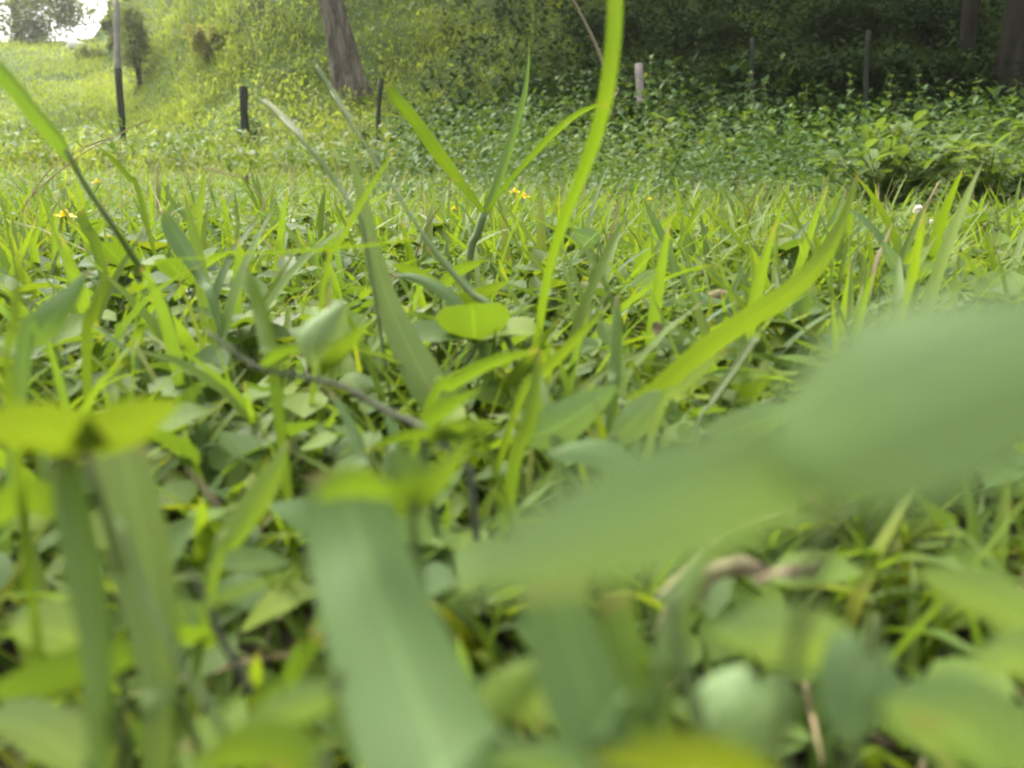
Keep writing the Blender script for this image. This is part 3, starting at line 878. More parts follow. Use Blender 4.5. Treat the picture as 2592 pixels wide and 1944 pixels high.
for i, (px, y, h) in enumerate(WEEDS):
    x = (px - 512) / FPX * y
    b = np.array([x, y, float(terrain(x, y))])
    row = 'at the fence' if y > 7 else 'far back before the fence' if y > 5.7 else 'in the middle of the weeds' if y > 4.7 else 'near the lawn edge'
    rank = sorted(q[0] for q in WEEDS if (q[1] > 7, q[1] > 5.7, q[1] > 4.7) == (y > 7, y > 5.7, y > 4.7)).index(px)
    e = empty('tall_weed', b, ('tall' if h > 0.6 else 'short' if h < 0.3 else 'middling') + ' leafy weed ' + row + ', ' + ORD[rank] + ' from the left in its row', 'weed', 'leafy weeds standing between lawn and fence')
    tip = np.array([U(-0.08, 0.08), U(-0.05, 0.05), h])
    P = catmull([np.array([0, 0, -0.02]), tip * [0.35, 0.35, 0.6], tip], 10)
    mesh_obj('stem', tube(P + b, np.linspace(0.005, 0.002, 11), 5), M['stem'], e)
    nl = int(16 + 26 * h)
    for k in range(nl):
        q = P[min(10, int(1 + 10 * (k + 0.5) / nl))]
        o = bpy.data.objects.new('leaf', random.choice(weed_leaf))
        o.parent = e
        o.location = q
        o.rotation_euler = (U(-0.4, 0.4), U(0.5, 1.5), k * 2.4 + U(-0.4, 0.4))
        sc = U(0.8, 1.4) * (1.15 - 0.4 * k / nl)
        o.scale = (sc, sc, sc)
        COL.objects.link(o)


# ------------------------------------------------------------------ small lawn plants one can tell apart: tufts and leafy sprigs
def copy_thing(root, loc, rz, sc, label):
    r = root.copy()
    r.location, r.rotation_euler, r.scale = loc, (0, 0, rz), (sc, sc, sc)
    r['label'] = label
    COL.objects.link(r)
    for ch in root.children:
        c = ch.copy()
        c.parent = r
        COL.objects.link(c)
    return r


def proto_tuft(i):
    e = empty('grass_tuft', (0, 0, 0), 'x', 'grass', 'broad-bladed grass tufts standing in the lawn')
    nb = 3 + i % 4
    for k in range(nb):
        a = k * 2 * PI / nb + U(-0.5, 0.5)
        g = ribbons(np.array([[0.002 * math.cos(a), 0.002 * math.sin(a), -0.004]]), np.array([a]), np.array([U(0.055, 0.10)]), np.array([U(0.004, 0.0075)]), np.array([U(0.1, 0.55)]), np.array([U(0.2, 1.2)]),
                    9, 'blade', 0.16, 5 if False else 3, np.array([U(-0.7, 0.7)]), np.array([np.clip(rng.normal(0.55, 0.2), 0, 0.75)]))
        mesh_obj('blade', g, M['grass'] if U(0, 1) < 0.75 else M['lime'], e)
    return e


def proto_sprig(i):
    e = empty('leafy_sprig', (0, 0, 0), 'x', 'ground cover plant', 'small leafy plants growing between the grass')
    nl = 3 + i % 3
    h = U(0.022, 0.045)
    lean = rng.normal(0, 0.006, 2)
    tip = np.array([lean[0], lean[1], h])
    mesh_obj('stem', tube(catmull([np.array([0, 0, -0.004]), tip * [0.3, 0.3, 0.6], tip], 5), np.linspace(0.0009, 0.0006, 6), 5), M['stem'], e)
    prof = ['oval', 'heart', 'round', 'oval', 'lance'][i % 5]
    for k in range(nl):
        a = k * 2 * PI / nl + U(-0.3, 0.3)
        L = U(0.015, 0.026)
        W = L * {'oval': 0.62, 'heart': 0.8, 'round': 0.92, 'lance': 0.42}[prof]
        g = ribbons(tip[None] + U(-0.0005, 0.0005, (1, 3)), np.array([a]), np.array([L]), np.array([W]), np.array([U(0.9, 1.4)]), np.array([U(-0.1, 0.6)]), 7, prof, 0.12, 5, np.array([U(-0.35, 0.35)]), np.array([np.clip(rng.normal(0.5, 0.28), 0, 1)]))
        mesh_obj('leaf', g, M['clover'] if U(0, 1) < 0.7 else M['lime_leaf'], e)
    return e


LANDMARKS = [('drooping grass stem at the left', 110, 225), ('largest yellow daisy', 65, 216), ('hairy folded leaf', 185, 245), ('grey-green pointed leaf', 55, 310), ('wide pale blade', 385, 290),
             ('upright V-shaped grass plant', 480, 235), ('tall lime blade', 560, 240), ('lobed lime leaves', 450, 275), ('silvery folded leaf on the twig', 335, 340), ('dark bent twig', 300, 378),
             ('pair of yellow daisies', 520, 194), ('lime slanting blade', 750, 320), ('square-ended blade', 800, 315), ('tip of the slanting blade', 855, 200), ('curled pale leaf on the right lawn', 915, 265),
             ('close compound leaf', 850, 430), ('pointed lime blade in the centre', 565, 352), ('dark upright stem', 617, 345), ('right bush', 900, 195), ('two-lobed lime leaf', 90, 440), ('big folded blade', 350, 500),
             ('wide light blade near the left', 140, 540), ('olive curved blade', 250, 505), ('dead brown leaf', 740, 575), ('scalloped leaf', 985, 600), ('pale oval leaf', 570, 425), ('broad yellow-green tip', 260, 310),
             ('tall grey post', 122, 165), ('dark stub post', 247, 165), ('white clover head', 918, 212), ('daisy farthest out', 650, 200), ('pale upright blade', 848, 300)]
NUM = {3: 'three', 4: 'four', 5: 'five', 6: 'six'}
said = {}


def place_label(what, p, sc, smin, smax):
    v = np.asarray(p) + [0, 0, 0.04] - CAM
    d = v @ FWD
    px, py = 512 + FPX * (v @ RGT) / d, 384 - FPX * (v @ UPV) / d
    if not (0 <= px <= 1024 and 0 <= py <= 790):
        return what + ' just outside the picture at its ' + ('left' if px < 0 else 'right' if px > 1024 else 'lower') + ' edge'
    f = (sc - smin) / (smax - smin)
    size = 'small ' if f < 0.33 else '' if f < 0.67 else 'large '
    if what.startswith(('three', 'five')):
        what = what.replace(' grass tuft', ' tuft').replace('leaved round-leaved', 'leaved round')
    best = None
    for nm, lx, ly in sorted(LANDMARKS, key=lambda q: (q[1] - px) ** 2 + 2.2 * (q[2] - py) ** 2)[:3]:
        dx, dy = px - lx, py - ly
        near = 'close ' if math.hypot(dx, dy) < 45 else ''
        rel = ('right of' if dx > 0 else 'left of') if abs(dx) > 1.3 * abs(dy) else ('in front of' if dy > 0 else 'beyond')
        lab = ' '.join(f'{size}{what} {near}{rel} the {nm}'.split()[:16])
        best = best or lab
        if lab not in said:
            best = lab
            break
    said[best] = 1
    return best


def scatter(protos, n, y0, y1, k=0.62, pad=0.03, power=1.0, smin=0.8, smax=1.3):
    first = {id(p): True for p in protos}
    for i in range(n):
        while True:
            x, y = wedge(1, y0, y1, k, pad, power)
            x, y = float(x[0]), float(y[0])
            q = np.array([x, y, 0.04]) - CAM
            if abs(q @ RGT) / (q @ FWD) * FPX < 508 and -(q @ UPV) / (q @ FWD) * FPX < 384:
                break
        p = protos[i % len(protos)]
        loc = (x, y, float(terrain(x, y)))
        rz, sc = U(0, 2 * PI), U(smin, smax)
        lab = place_label(p['what'], loc, sc, smin, smax)
        if math.hypot(x, y) < 0.36:
            sc *= 0.7
        if first[id(p)]:
            first[id(p)] = False
            p.location, p.rotation_euler, p.scale = loc, (0, 0, rz), (sc, sc, sc)
            p['label'] = lab
        else:
            copy_thing(p, loc, rz, sc, lab)


PT = [proto_tuft(i) for i in range(16)]
for i, p in enumerate(PT):
    p['what'] = NUM[3 + i % 4] + '-bladed grass tuft'
scatter(PT, 280, 0.36, 2.1, 0.60, 0.02, 1.0, 0.8, 1.45)
PS = [proto_sprig(i) for i in range(15)]
for i, p in enumerate(PS):
    p['what'] = NUM[3 + i % 3] + '-leaved ' + ['', 'round-leaved ', 'round-leaved ', '', 'narrow-leaved '][i % 5] + 'plant'
scatter(PS, 240, 0.22, 1.3, 0.60, 0.02, 1.2, 0.85, 1.35)
for o in list(S.objects):
    if 'what' in o:
        del o['what']


# ------------------------------------------------------------------ yellow flowers
def flower(px, py, d, wpx, label, petals=8):
    c = at(px, py, d)
    r = wpx * d / FPX * 0.5
    g = np.array([c[0] + U(-0.008, 0.008), c[1] + 0.006, 0])
    g[2] = terrain(g[0], g[1]) - 0.003
    e = empty('yellow_flower', g, label, 'flower', 'yellow daisies dotted over the lawn')
    mesh_obj('stem', tube(catmull([g, (g + c) / 2 + [0.003, 0, 0], c], 7), 0.0008 + 0.0002 * d, 5), M['stem'], e)
    t = np.linspace(0, PI / 2, 6)
    an = np.linspace(0, 2 * PI, 12, endpoint=False)
    P = np.array([[math.cos(a) * math.cos(q) * r * 0.42, math.sin(a) * math.cos(q) * r * 0.42, math.sin(q) * r * 0.62] for q in t for a in an]) + c
    idx = np.arange(len(P)).reshape(6, 12)
    nx = np.roll(idx, -1, 1)
    F = np.stack([idx[:-1], nx[:-1], nx[1:], idx[1:]], -1).reshape(-1, 4)
    mesh_obj('flower_head', (P, F, np.zeros((len(P), 2)), np.full(len(P), 0.5)), M['floret'], e)
    for k in range(petals):
        a = k * 2 * PI / petals + U(-0.1, 0.1)
        b = c + np.array([math.cos(a), math.sin(a), 0]) * r * 0.3
        mesh_obj('petal', ribbons(b[None], np.array([a]), np.array([r * U(0.75, 0.95)]), np.array([r * 0.5]), np.array([U(1.25, 1.75)]), np.array([U(0, 0.4)]), 4, 'oval', 0.1, 3, np.array([U(-0.3, 0.3)]), np.array([U(0, 1)])), M['petal'], e)
    return e


flower(65, 216, 0.86, 22, 'largest yellow daisy, at the left edge of the lawn', 9)
flower(97, 182, 1.7, 10, 'yellow daisy on a tall stem left, in front of the tall post')
flower(109, 237, 0.9, 7, 'tiny yellow daisy low beside the drooping left stem')
flower(515, 192, 1.6, 12, 'yellow daisy highest of the pair right of the upright blades')
flower(524, 196.5, 1.5, 13, 'yellow daisy lower of the pair right of the upright blades')
flower(454, 209, 1.5, 9, 'yellow daisy left of the upright grass plant')
flower(524, 219, 1.2, 7, 'small yellow daisy low below the pair of daisies')
flower(558, 203, 1.7, 8, 'yellow daisy just left of the tall lime blade')
flower(555, 209, 1.6, 7, 'yellow daisy low against the tall lime blade')
flower(615, 204, 1.9, 7, 'small yellow daisy just right of the tall lime blade')
flower(650, 199, 2.2, 6, 'yellow daisy farthest out on the right of the lawn')


def clover_flower(px, py, d, wpx, label):
    c = at(px, py, d)
    r = wpx * d / FPX * 0.5
    g = np.array([c[0], c[1] + 0.004, 0])
    g[2] = terrain(g[0], g[1]) - 0.003
    e = empty('clover_flower', g, label, 'flower', 'white clover flowers in the lawn')
    mesh_obj('stem', tube(catmull([g, (g + c) / 2 + [0.002, 0, 0], c], 6), 0.0009, 5), M['stem'], e)
    n = 46
    z = 1 - 1.5 * (np.arange(n) + 0.5) / n
    a = np.arange(n) * 2.39996
    mesh_obj('flower_head', ribbons(np.tile(c, (n, 1)), a, np.full(n, r), np.full(n, r * 0.42), np.arccos(z), U(0, 0.5, n), 3, 'oval', 0.15, 2, None, U(0, 1, n)), M['white'], e)
    return e


clover_flower(918, 210, 1.5, 13, 'white clover head in the lawn below the right bush')
clover_flower(931, 222, 1.3, 6, 'small white clover head just below the larger one')

# seed head on a bent straw
e = empty('seed_head', at(236, 186, 1.5), 'brown tufted seed head on a bent straw stalk by the dark stub post', 'seed head')
P = catmull([at(208, 168, 1.5), at(226, 174, 1.5), at(245, 179, 1.5), at(262, 200, 1.5), at(266, 216, 1.5)], 12)
mesh_obj('stalk', tube(P, 0.0011, 5), M['straw'], e)
n = 44
tag(mesh_obj('tuft', ribbons(np.tile(at(247, 180, 1.5), (n, 1)), U(0, 2 * PI, n), U(0.008, 0.018, n), U(0.001, 0.003, n), U(0.3, 2.6, n), U(-0.3, 0.3, n), 3, 'lance', 0.1, 2), M['deadleaf'], e), kind='stuff')


# ------------------------------------------------------------------ the foreground, plant by plant
def chain(pts, n=22, root=True):
    """pts: (px, py, width px, distance) from the tip to the base; the last one is carried on down into the ground."""
    P = [at(a, b, d) for a, b, w_, d in pts]
    Wd = [w_ * d / FPX for a, b, w_, d in pts]
    if root:
        q = P[-1].copy()
        g = float(terrain(q[0], q[1]))
        if q[2] > g:
            v = P[-1] - P[-2]
            v = v / (abs(v[2]) + 1e-6) * (q[2] - g) * 0.35
            v[2] = 0
            P.append(np.array([q[0] + np.clip(v[0], -0.02, 0.02), q[1] + np.clip(v[1], -0.02, 0.02), g - 0.006]))
            Wd.append(Wd[-1] * 0.4)
    P = np.array(P)
    Q = catmull(np.column_stack([P, Wd]), n)
    return Q[:, :3], np.maximum(Q[:, 3], 1e-5)


def blade(label, pts, mat, roll=0.35, fold=0.12, tint=0.5, n=24, root=True, name='blade_of_grass', cat='grass blade', parent=None, ripple=0.09, group=None):
    P, Wd = chain(pts, n, root)
    if mat == 'lime':
        roll = None
    geo = strip(P, Wd if roll is None else Wd / max(0.35, abs(math.cos(roll)) if np.isscalar(roll) else 1), roll, fold, 5, tint, None, ripple, 1.0, 0.0)
    if parent is not None:
        return mesh_obj(name, geo, M[mat], parent)
    return tag(mesh_obj(name, geo, M[mat], None, tuple(P[-1])), label, cat, group)


def hero_leaf(label, base, mid, tip, W, mat, roll=0.4, prof='oval', fold=0.12, tint=0.5, stem=True, name='broad_leaf', cat='leaf', parent=None, ripple=0.06, side=None):
    """A broad leaf seen from base over mid to tip (px, py, distance), W px across, on a stalk down to the ground."""
    C = catmull([at(*base), at(*mid), at(*tip)], 18)
    s = np.linspace(0, 1, 19)
    dm = mid[2]
    Wd = np.maximum(W * dm / FPX * PROFILES[prof](s), 2e-5)
    geo = strip(C, Wd, None if mat == 'lime_leaf' else roll, fold, 7, tint, None, ripple)
    if parent is not None:
        return mesh_obj('leaf', geo, M[mat], parent)
    b = C[0]
    g = np.array([b[0] + U(-0.006, 0.006), b[1] + U(0.0, 0.012), 0])
    g[2] = float(terrain(g[0], g[1])) - 0.004
    e = empty(name, g, label, cat)
    mesh_obj('leaf', geo, M[mat], e)
    if stem:
        mesh_obj('stalk', tube(catmull([g, (g + b) / 2 + [0.002, 0.003, 0], b, C[2]], 9), np.linspace(0.0008, 0.0005, 10), 6), M['stem'], e)
    return e


# tall lime blade through the whole picture
blade('tallest lime grass blade, rising out of the top of the picture', [(617, -90, 20, 0.245), (618, -30, 20.5, 0.25), (617, 30, 20.5, 0.255), (611, 85, 20.5, 0.26), (601, 130, 20, 0.27), (585, 175, 18, 0.28), (566, 220, 15, 0.30), (552, 265, 13, 0.32), (543, 310, 12, 0.34), (535, 370, 11, 0.36), (527, 425, 11, 0.38)], 'lime', 0.5, 0.2, 0.35)
# drooping leaf and stem on the left
e = empty('drooping_grass', at(165, 305, 0.40), 'long drooping grass stem with a dark leaf across the left edge', 'grass stem')
blade(None, [(-38, 30, 18, 0.27), (-12, 58, 17, 0.28), (15, 88, 16, 0.29), (42, 122, 15.5, 0.30), (60, 143, 15, 0.31), (70, 160, 8, 0.315)], 'grass', 0.3, 0.25, 0.42, root=False, name='blade', parent=e)
P, Wd = chain([(66, 150, 5, 0.312), (85, 185, 5.5, 0.32), (112, 225, 6, 0.33), (135, 260, 6.5, 0.345), (157, 292, 6.5, 0.36), (172, 325, 6, 0.37)], 20)
mesh_obj('stem', tube(P, Wd * 0.5, 7), M['stem'], e)
# upright plant with three blades
e = empty('grass_plant', at(466, 262, 0.62), 'upright grass plant of three blades forming a V above the lawn', 'grass plant')
blade(None, [(386, 84, 9, 0.58), (395, 98, 12, 0.58), (415, 122, 13.5, 0.585), (435, 150, 14.5, 0.59), (460, 183, 10, 0.6), (484, 213, 5, 0.605)], 'lime', 0.3, 0.2, 0.15, root=False, name='blade', parent=e)
blade(None, [(529, 38, 0.6, 0.62), (529, 60, 2.6, 0.62), (526, 90, 5, 0.62), (517, 125, 7.5, 0.618), (507, 160, 9.5, 0.615), (496, 190, 8.5, 0.61), (484, 218, 6, 0.605)], 'grass', 0.5, 0.3, 0.35, root=False, name='blade', parent=e)
blade(None, [(606, 101, 1, 0.60), (594, 107, 4.5, 0.60), (575, 117, 8, 0.60), (548, 140, 9.5, 0.6), (522, 168, 7.5, 0.605), (502, 192, 6.5, 0.605), (485, 216, 5, 0.605)], 'lime', 0.4, 0.2, 0.1, root=False, name='blade', parent=e)
P, Wd = chain([(606, 101, 1.6, 0.60), (613, 97, 1.4, 0.6), (617, 93, 1.2, 0.6), (618, 88, 1.0, 0.598), (614, 85.5, 0.8, 0.597)], 14, False)
mesh_obj('dry_tip', tube(P, Wd * 0.6, 5), M['straw'], e)
P, Wd = chain([(484, 213, 8, 0.605), (477, 235, 8.5, 0.61), (470, 255, 8, 0.615)], 12)
mesh_obj('stem', tube(P, Wd * 0.5, 7), M['stem'], e)
# pale wide blade left of the middle
blade('wide pale bluish blade leaning left in the middle', [(346, 135, 2, 0.36), (353, 162, 6, 0.358), (364, 205, 12, 0.355), (372, 245, 17, 0.35), (384, 290, 23, 0.345), (403, 335, 30, 0.34), (426, 380, 37, 0.335), (446, 412, 38, 0.335)], 'blue', 0.25, 0.15, 1.0)
# lime diagonal blade on the right
blade('broad lime blade slanting up to the right across the middle', [(859, 172, 2, 0.36), (852, 195, 8, 0.35), (841, 228, 16, 0.335), (822, 262, 25, 0.32), (790, 293, 28, 0.305), (745, 322, 29, 0.29), (700, 355, 30, 0.28), (655, 395, 28, 0.275), (628, 420, 20, 0.28)], 'lime', 0.12, 0.1, 0.9)
# blade hanging under it, facing
blade('short square-ended blade standing under the lime slanting blade', [(805, 283, 17, 0.44), (803, 310, 17, 0.44), (798, 335, 16, 0.44), (793, 352, 15, 0.44)], 'grass', 0.4, 0.25, 0.45)
blade('pale upright blade right of the square-ended blade', [(851, 262, 1, 0.46), (849, 285, 7, 0.46), (846, 312, 11, 0.46), (838, 342, 12, 0.46)], 'blue', 0.2, 0.2, 0.7)
hero_leaf('olive rounded leaf between the square-ended and pale blades', (795, 345, 0.46), (812, 330, 0.455), (824, 307, 0.45), 24, 'clover', 0.3, 'oval', 0.12, 0.85)


# seed stems leaning left
def seed_stem(label, pts, head, matstem='stem'):
    e = empty('seeding_grass', at(*pts[-1][:2], pts[-1][3]), label, 'grass stem')
    P, Wd = chain(pts, 26)
    mesh_obj('stem', tube(P, Wd * 0.5, 6, 0.6), M[matstem], e)
    H, hw = chain(head, 30, False)
    T = np.gradient(H, axis=0)
    T /= np.linalg.norm(T, axis=1)[:, None]
    k = len(H)
    th = np.arccos(np.clip(T[:, 2], -1, 1))
    hd = np.arctan2(T[:, 1], T[:, 0])
    geos = [ribbons(H, hd + s * 0.9, np.full(k, 0.0038) + hw * 0.2, np.full(k, 0.0013) + hw * 0.25, th * 0.9, np.zeros(k), 3, 'lance', 0.3, 3, None, np.full(k, 0.7)) for s in (-1, 0, 1)]
    tag(mesh_obj('seed_spike', join(geos), M['straw'] if matstem == 'straw' else M['stem'], e), kind='stuff')
    return e


seed_stem('pale seed stem slanting down right in front of the thin grey post', [(330, 92, 3, 0.42), (352, 125, 3.4, 0.41), (385, 175, 3.6, 0.40), (417, 225, 4.2, 0.39), (440, 257, 6.5, 0.385), (470, 292, 8, 0.38), (503, 326, 8, 0.375)], [(350, 122, 3, 0.41), (330, 92, 3.4, 0.42), (316, 70, 3, 0.425)])
seed_stem('blurred green stem slanting through the left middle of the lawn', [(280, 118, 3, 0.36), (300, 138, 4, 0.35), (335, 180, 4.5, 0.345), (352, 210, 5, 0.34), (366, 245, 5, 0.34)], [(300, 138, 4, 0.35), (280, 118, 4, 0.36), (264, 104, 3, 0.365)])
seed_stem('dry bent stem with two spikes over the foot of the tall post', [(118, 136, 1.0, 1.0), (88, 150, 1.2, 1.0), (66, 166, 1.5, 1.0), (40, 188, 1.7, 1.0), (22, 212, 1.8, 1.0)], [(118, 136, 2, 1.0), (134, 127, 2, 1.0), (150, 121, 1.4, 1.0)], 'straw')
seed_stem('dry thin stem with a spike just below the two-spiked one', [(85, 148, 1.0, 0.95), (60, 160, 1.2, 0.95), (38, 185, 1.4, 0.95), (26, 215, 1.5, 0.95)], [(85, 148, 1.8, 0.95), (98, 143, 1.8, 0.95), (110, 139, 1.4, 0.95)], 'straw')
seed_stem('straw seed stalk sticking up before the right bush', [(938, 184, 2, 1.2), (930, 200, 2, 1.2), (922, 220, 2, 1.2)], [(922, 214, 3, 1.2), (930, 199, 3, 1.2), (938, 184, 2.4, 1.2)], 'straw')
seed_stem('beaded yellow-green seed stalk under the lime slanting blade', [(752, 347, 3, 0.30), (735, 372, 3.5, 0.295), (715, 400, 3.5, 0.29), (695, 432, 3.5, 0.285)], [(712, 405, 4, 0.29), (735, 372, 4, 0.295), (753, 345, 3, 0.30)])

# folded leaf, left
blade('hairy folded leaf standing left of the wide pale blade', [(164, 210, 4, 0.42), (170, 224, 15, 0.42), (181, 243, 19, 0.418), (193, 262, 14, 0.415), (204, 282, 10, 0.41), (215, 305, 9, 0.40)], 'blue', 0.3, 0.25, 0.35)
blade('grey-green leaf pointing up right near the left edge', [(89, 270, 2, 0.26), (76, 290, 15, 0.25), (58, 312, 27, 0.24), (40, 335, 30, 0.235), (25, 354, 16, 0.23)], 'blue', 0.35, 0.18, 0.3)
blade('lime blade standing behind the grey-green leaf', [(108, 258, 1, 0.34), (103, 285, 10, 0.33), (96, 310, 16, 0.32), (88, 345, 14, 0.31)], 'lime', 0.3, 0.15, 0.6)
blade('broad yellow-green blade tip left of the twig', [(244, 262, 3, 0.27), (252, 280, 13, 0.265), (263, 312, 21, 0.26), (272, 350, 22, 0.25), (276, 378, 18, 0.245)], 'lime', 0.35, 0.14, 0.35)
blade('thin lime blade arching over from the left middle', [(412, 238, 2, 0.30), (380, 244, 4.5, 0.30), (330, 249, 5, 0.3), (280, 252, 4, 0.3), (200, 258, 3, 0.3), (140, 290, 3, 0.31)], 'lime', 0.6, 0.1, 0.5)
blade('lime blurred upright blade at the far left edge', [(20, 250, 3, 0.16), (18, 290, 12, 0.155), (14, 340, 16, 0.15), (12, 400, 16, 0.145)], 'lime', 0.5, 0.1, 0.6)

# twig with its leaves
e = empty('twig', at(420, 428, 0.20), 'dark bent twig carrying a silvery folded leaf', 'twig')
P = catmull([at(205, 330, 0.24), at(255, 366, 0.235), at(300, 376, 0.23), at(345, 388, 0.225), at(385, 410, 0.22), at(430, 432, 0.21), at(470, 470, 0.205)], 24)
P = np.vstack([P, [P[-1][0] + 0.004, P[-1][1] + 0.01, -0.004]])
mesh_obj('branch', tube(P, np.interp(np.linspace(0, 1, len(P)), [0, 0.4, 1], [0.0004, 0.0008, 0.0010]), 7), M['twig'], e)
hero_leaf(None, (322, 378, 0.225), (312, 340, 0.22), (345, 300, 0.22), 52, 'near', 0.5, 'oval', 0.35, 0.9, parent=e)
hero_leaf(None, (322, 378, 0.225), (345, 350, 0.215), (375, 318, 0.21), 26, 'lime_leaf', 0.2, 'lance', 0.2, 0.5, parent=e)
hero_leaf(None, (260, 368, 0.235), (285, 352, 0.23), (318, 346, 0.228), 16, 'lime_leaf', 0.4, 'lance', 0.1, 0.2, parent=e)

# lobed lime leaves in the middle
e = empty('lobed_leaf', at(445, 310, 0.48), 'yellow-lime lobed leaves spread in the middle of the lawn', 'leaf')
for b_, m_, t_, w_, rl in (((440, 290, 0.47), (418, 276, 0.465), (392, 264, 0.46), 19, 0.4), ((440, 290, 0.47), (458, 272, 0.47), (482, 262, 0.47), 18, 0.3), ((452, 304, 0.465), (478, 296, 0.46), (508, 282, 0.46), 19, 0.3)):
    hero_leaf(None, b_, m_, t_, w_, 'lime_leaf', rl, 'heart', 0.1, 0.45, parent=e)
b = at(440, 290, 0.47)
mesh_obj('stalk', tube(catmull([np.array([b[0] + 0.004, b[1] + 0.01, -0.004]), (b + [0.002, 0.006, -0.03]), b, at(452, 304, 0.465)], 9), 0.0007, 6), M['stem'], e)

# blades radiating in the middle
blade('dark upright stem-like blade right of the lobed leaves', [(618, 295, 5, 0.33), (618, 330, 11, 0.325), (617, 370, 12, 0.32), (614, 400, 12, 0.315)], 'grass', 0.4, 0.3, 0.3)
blade('pointed lime blade under the tall blade, aiming right', [(608, 305, 1, 0.30), (590, 326, 10, 0.295), (565, 352, 15, 0.29), (540, 378, 14, 0.285), (520, 402, 12, 0.28)], 'lime', 0.3, 0.16, 0.6)
blade('lime blade lying left of the pointed blade', [(540, 350, 2, 0.28), (515, 357, 12, 0.275), (485, 368, 17, 0.27), (455, 385, 18, 0.265), (430, 408, 14, 0.26)], 'lime', 0.4, 0.16, 0.3)
blade('yellow-green blade in the centre below the twig end', [(540, 352, 3, 0.25), (537, 385, 15, 0.245), (530, 425, 22, 0.24), (515, 470, 20, 0.235)], 'lime', 0.35, 0.15, 0.5)
blade('glossy pale strip standing right of the central blades', [(540, 372, 3, 0.26), (545, 395, 9, 0.255), (551, 425, 10, 0.25), (556, 452, 8, 0.245)], 'blue', 0.2, 0.1, 1.0)
blade('bluish shiny blade below the lime slanting blade', [(728, 350, 2, 0.24), (705, 368, 9, 0.235), (680, 392, 10, 0.23), (655, 425, 9, 0.225)], 'blue', 0.7, 0.1, 1.0)
blade('dark green blade bent behind the lobed leaves', [(427, 247, 3, 0.5), (445, 262, 8, 0.5), (470, 288, 9, 0.495), (495, 315, 9, 0.49)], 'grass', 0.4, 0.25, 0.2)
blade('arched green blade in the middle, left of the lobed leaves', [(390, 276, 2, 0.40), (415, 277, 9, 0.395), (445, 292, 13, 0.39), (470, 320, 13, 0.385), (485, 350, 11, 0.38)], 'blue', 0.45, 0.18, 0.25)

hero_leaf('upper lime leaf over the foot of the wide pale blade', (420, 432, 0.22), (448, 408, 0.215), (482, 388, 0.215), 26, 'lime_leaf', -0.3, 'lance', 0.15, 0.3)
hero_leaf('lower lime leaf over the foot of the wide pale blade', (425, 448, 0.21), (458, 430, 0.205), (505, 428, 0.205), 26, 'lime_leaf', -0.3, 'lance', 0.15, 0.5)
blade('long lime blade lying from the twig end towards the centre', [(362, 452, 2, 0.21), (395, 440, 12, 0.208), (430, 434, 16, 0.206), (462, 440, 14, 0.204), (490, 458, 10, 0.202)], 'lime', -0.3, 0.15, 0.4)

# blades in the left half, behind the near ones
blade('olive curved blade left of the big near blade', [(290, 440, 2, 0.20), (278, 465, 16, 0.195), (258, 500, 27, 0.19), (236, 535, 25, 0.185), (214, 575, 12, 0.18)], 'grass', 0.35, 0.2, 0.72)
blade('dark arched blade under the twig', [(330, 392, 5, 0.25), (352, 425, 11, 0.245), (362, 455, 12, 0.24), (372, 490, 10, 0.235)], 'grass', 0.4, 0.2, 0.25)
blade('second dark arched blade under the twig', [(384, 405, 5, 0.25), (396, 440, 11, 0.245), (392, 480, 10, 0.24)], 'grass', 0.4, 0.2, 0.2)
blade('slim pale blade crossing to the big near blade', [(330, 572, 3, 0.125), (280, 578, 9, 0.128), (235, 592, 10, 0.13), (195, 612, 8, 0.132), (175, 640, 6, 0.135)], 'blue', 0.5, 0.15, 0.8)

# near left plants, soft in focus
e = empty('broad_leaf', at(85, 560, 0.14), 'two-lobed yellow-lime leaf close by at the left edge', 'leaf')
hero_leaf(None, (86, 452, 0.125), (40, 432, 0.115), (-35, 428, 0.11), 78, 'lime_leaf', 0.25, 'heart', 0.08, 0.75, parent=e)
hero_leaf(None, (86, 452, 0.125), (125, 428, 0.12), (178, 402, 0.12), 68, 'lime_leaf', -0.35, 'heart', 0.08, 0.55, parent=e)
b = at(86, 452, 0.125)
mesh_obj('stalk', tube(catmull([np.array([b[0], b[1] + 0.02, -0.004]), b + [0, 0.008, -0.03], b], 8), 0.0007, 6), M['stem'], e)
blade('wide light green blade near the left, with a pale midrib', [(118, 430, 52, 0.142), (128, 470, 55, 0.14), (139, 520, 58, 0.138), (150, 575, 58, 0.136), (160, 630, 48, 0.134), (163, 690, 36, 0.132), (160, 735, 28, 0.13)], 'blue', 0.3, 0.28, 0.85)
blade('dark blurred blade left of the wide light one', [(66, 440, 14, 0.125), (76, 500, 34, 0.12), (88, 570, 38, 0.115), (98, 640, 30, 0.11), (105, 710, 24, 0.105), (106, 770, 22, 0.10)], 'grass', 0.5, 0.2, 0.3)
stem_thing('pale_stalk', [(118, 520, 0.128), (140, 580, 0.126), (165, 635, 0.122), (192, 682, 0.12), (214, 712, 0.118), (226, 740, 0.118)], [0.0004, 0.0005, 0.0006], 'stem', 'pale thin stalk crossing the wide light blade', 'stem')
stem_thing('dead_stalk', [(190, 572, 0.15), (205, 600, 0.15), (222, 640, 0.15), (240, 670, 0.15), (252, 695, 0.15)], [0.0005, 0.0007, 0.0007], 'twig', 'brown dead stalk leaning between the two near blades', 'stem')
blade('cut lime stalk pointing up right below the brown stalk', [(322, 636, 16, 0.125), (305, 660, 18, 0.125), (286, 690, 18, 0.126), (262, 724, 16, 0.127)], 'lime', 0.5, 0.3, 0.2)

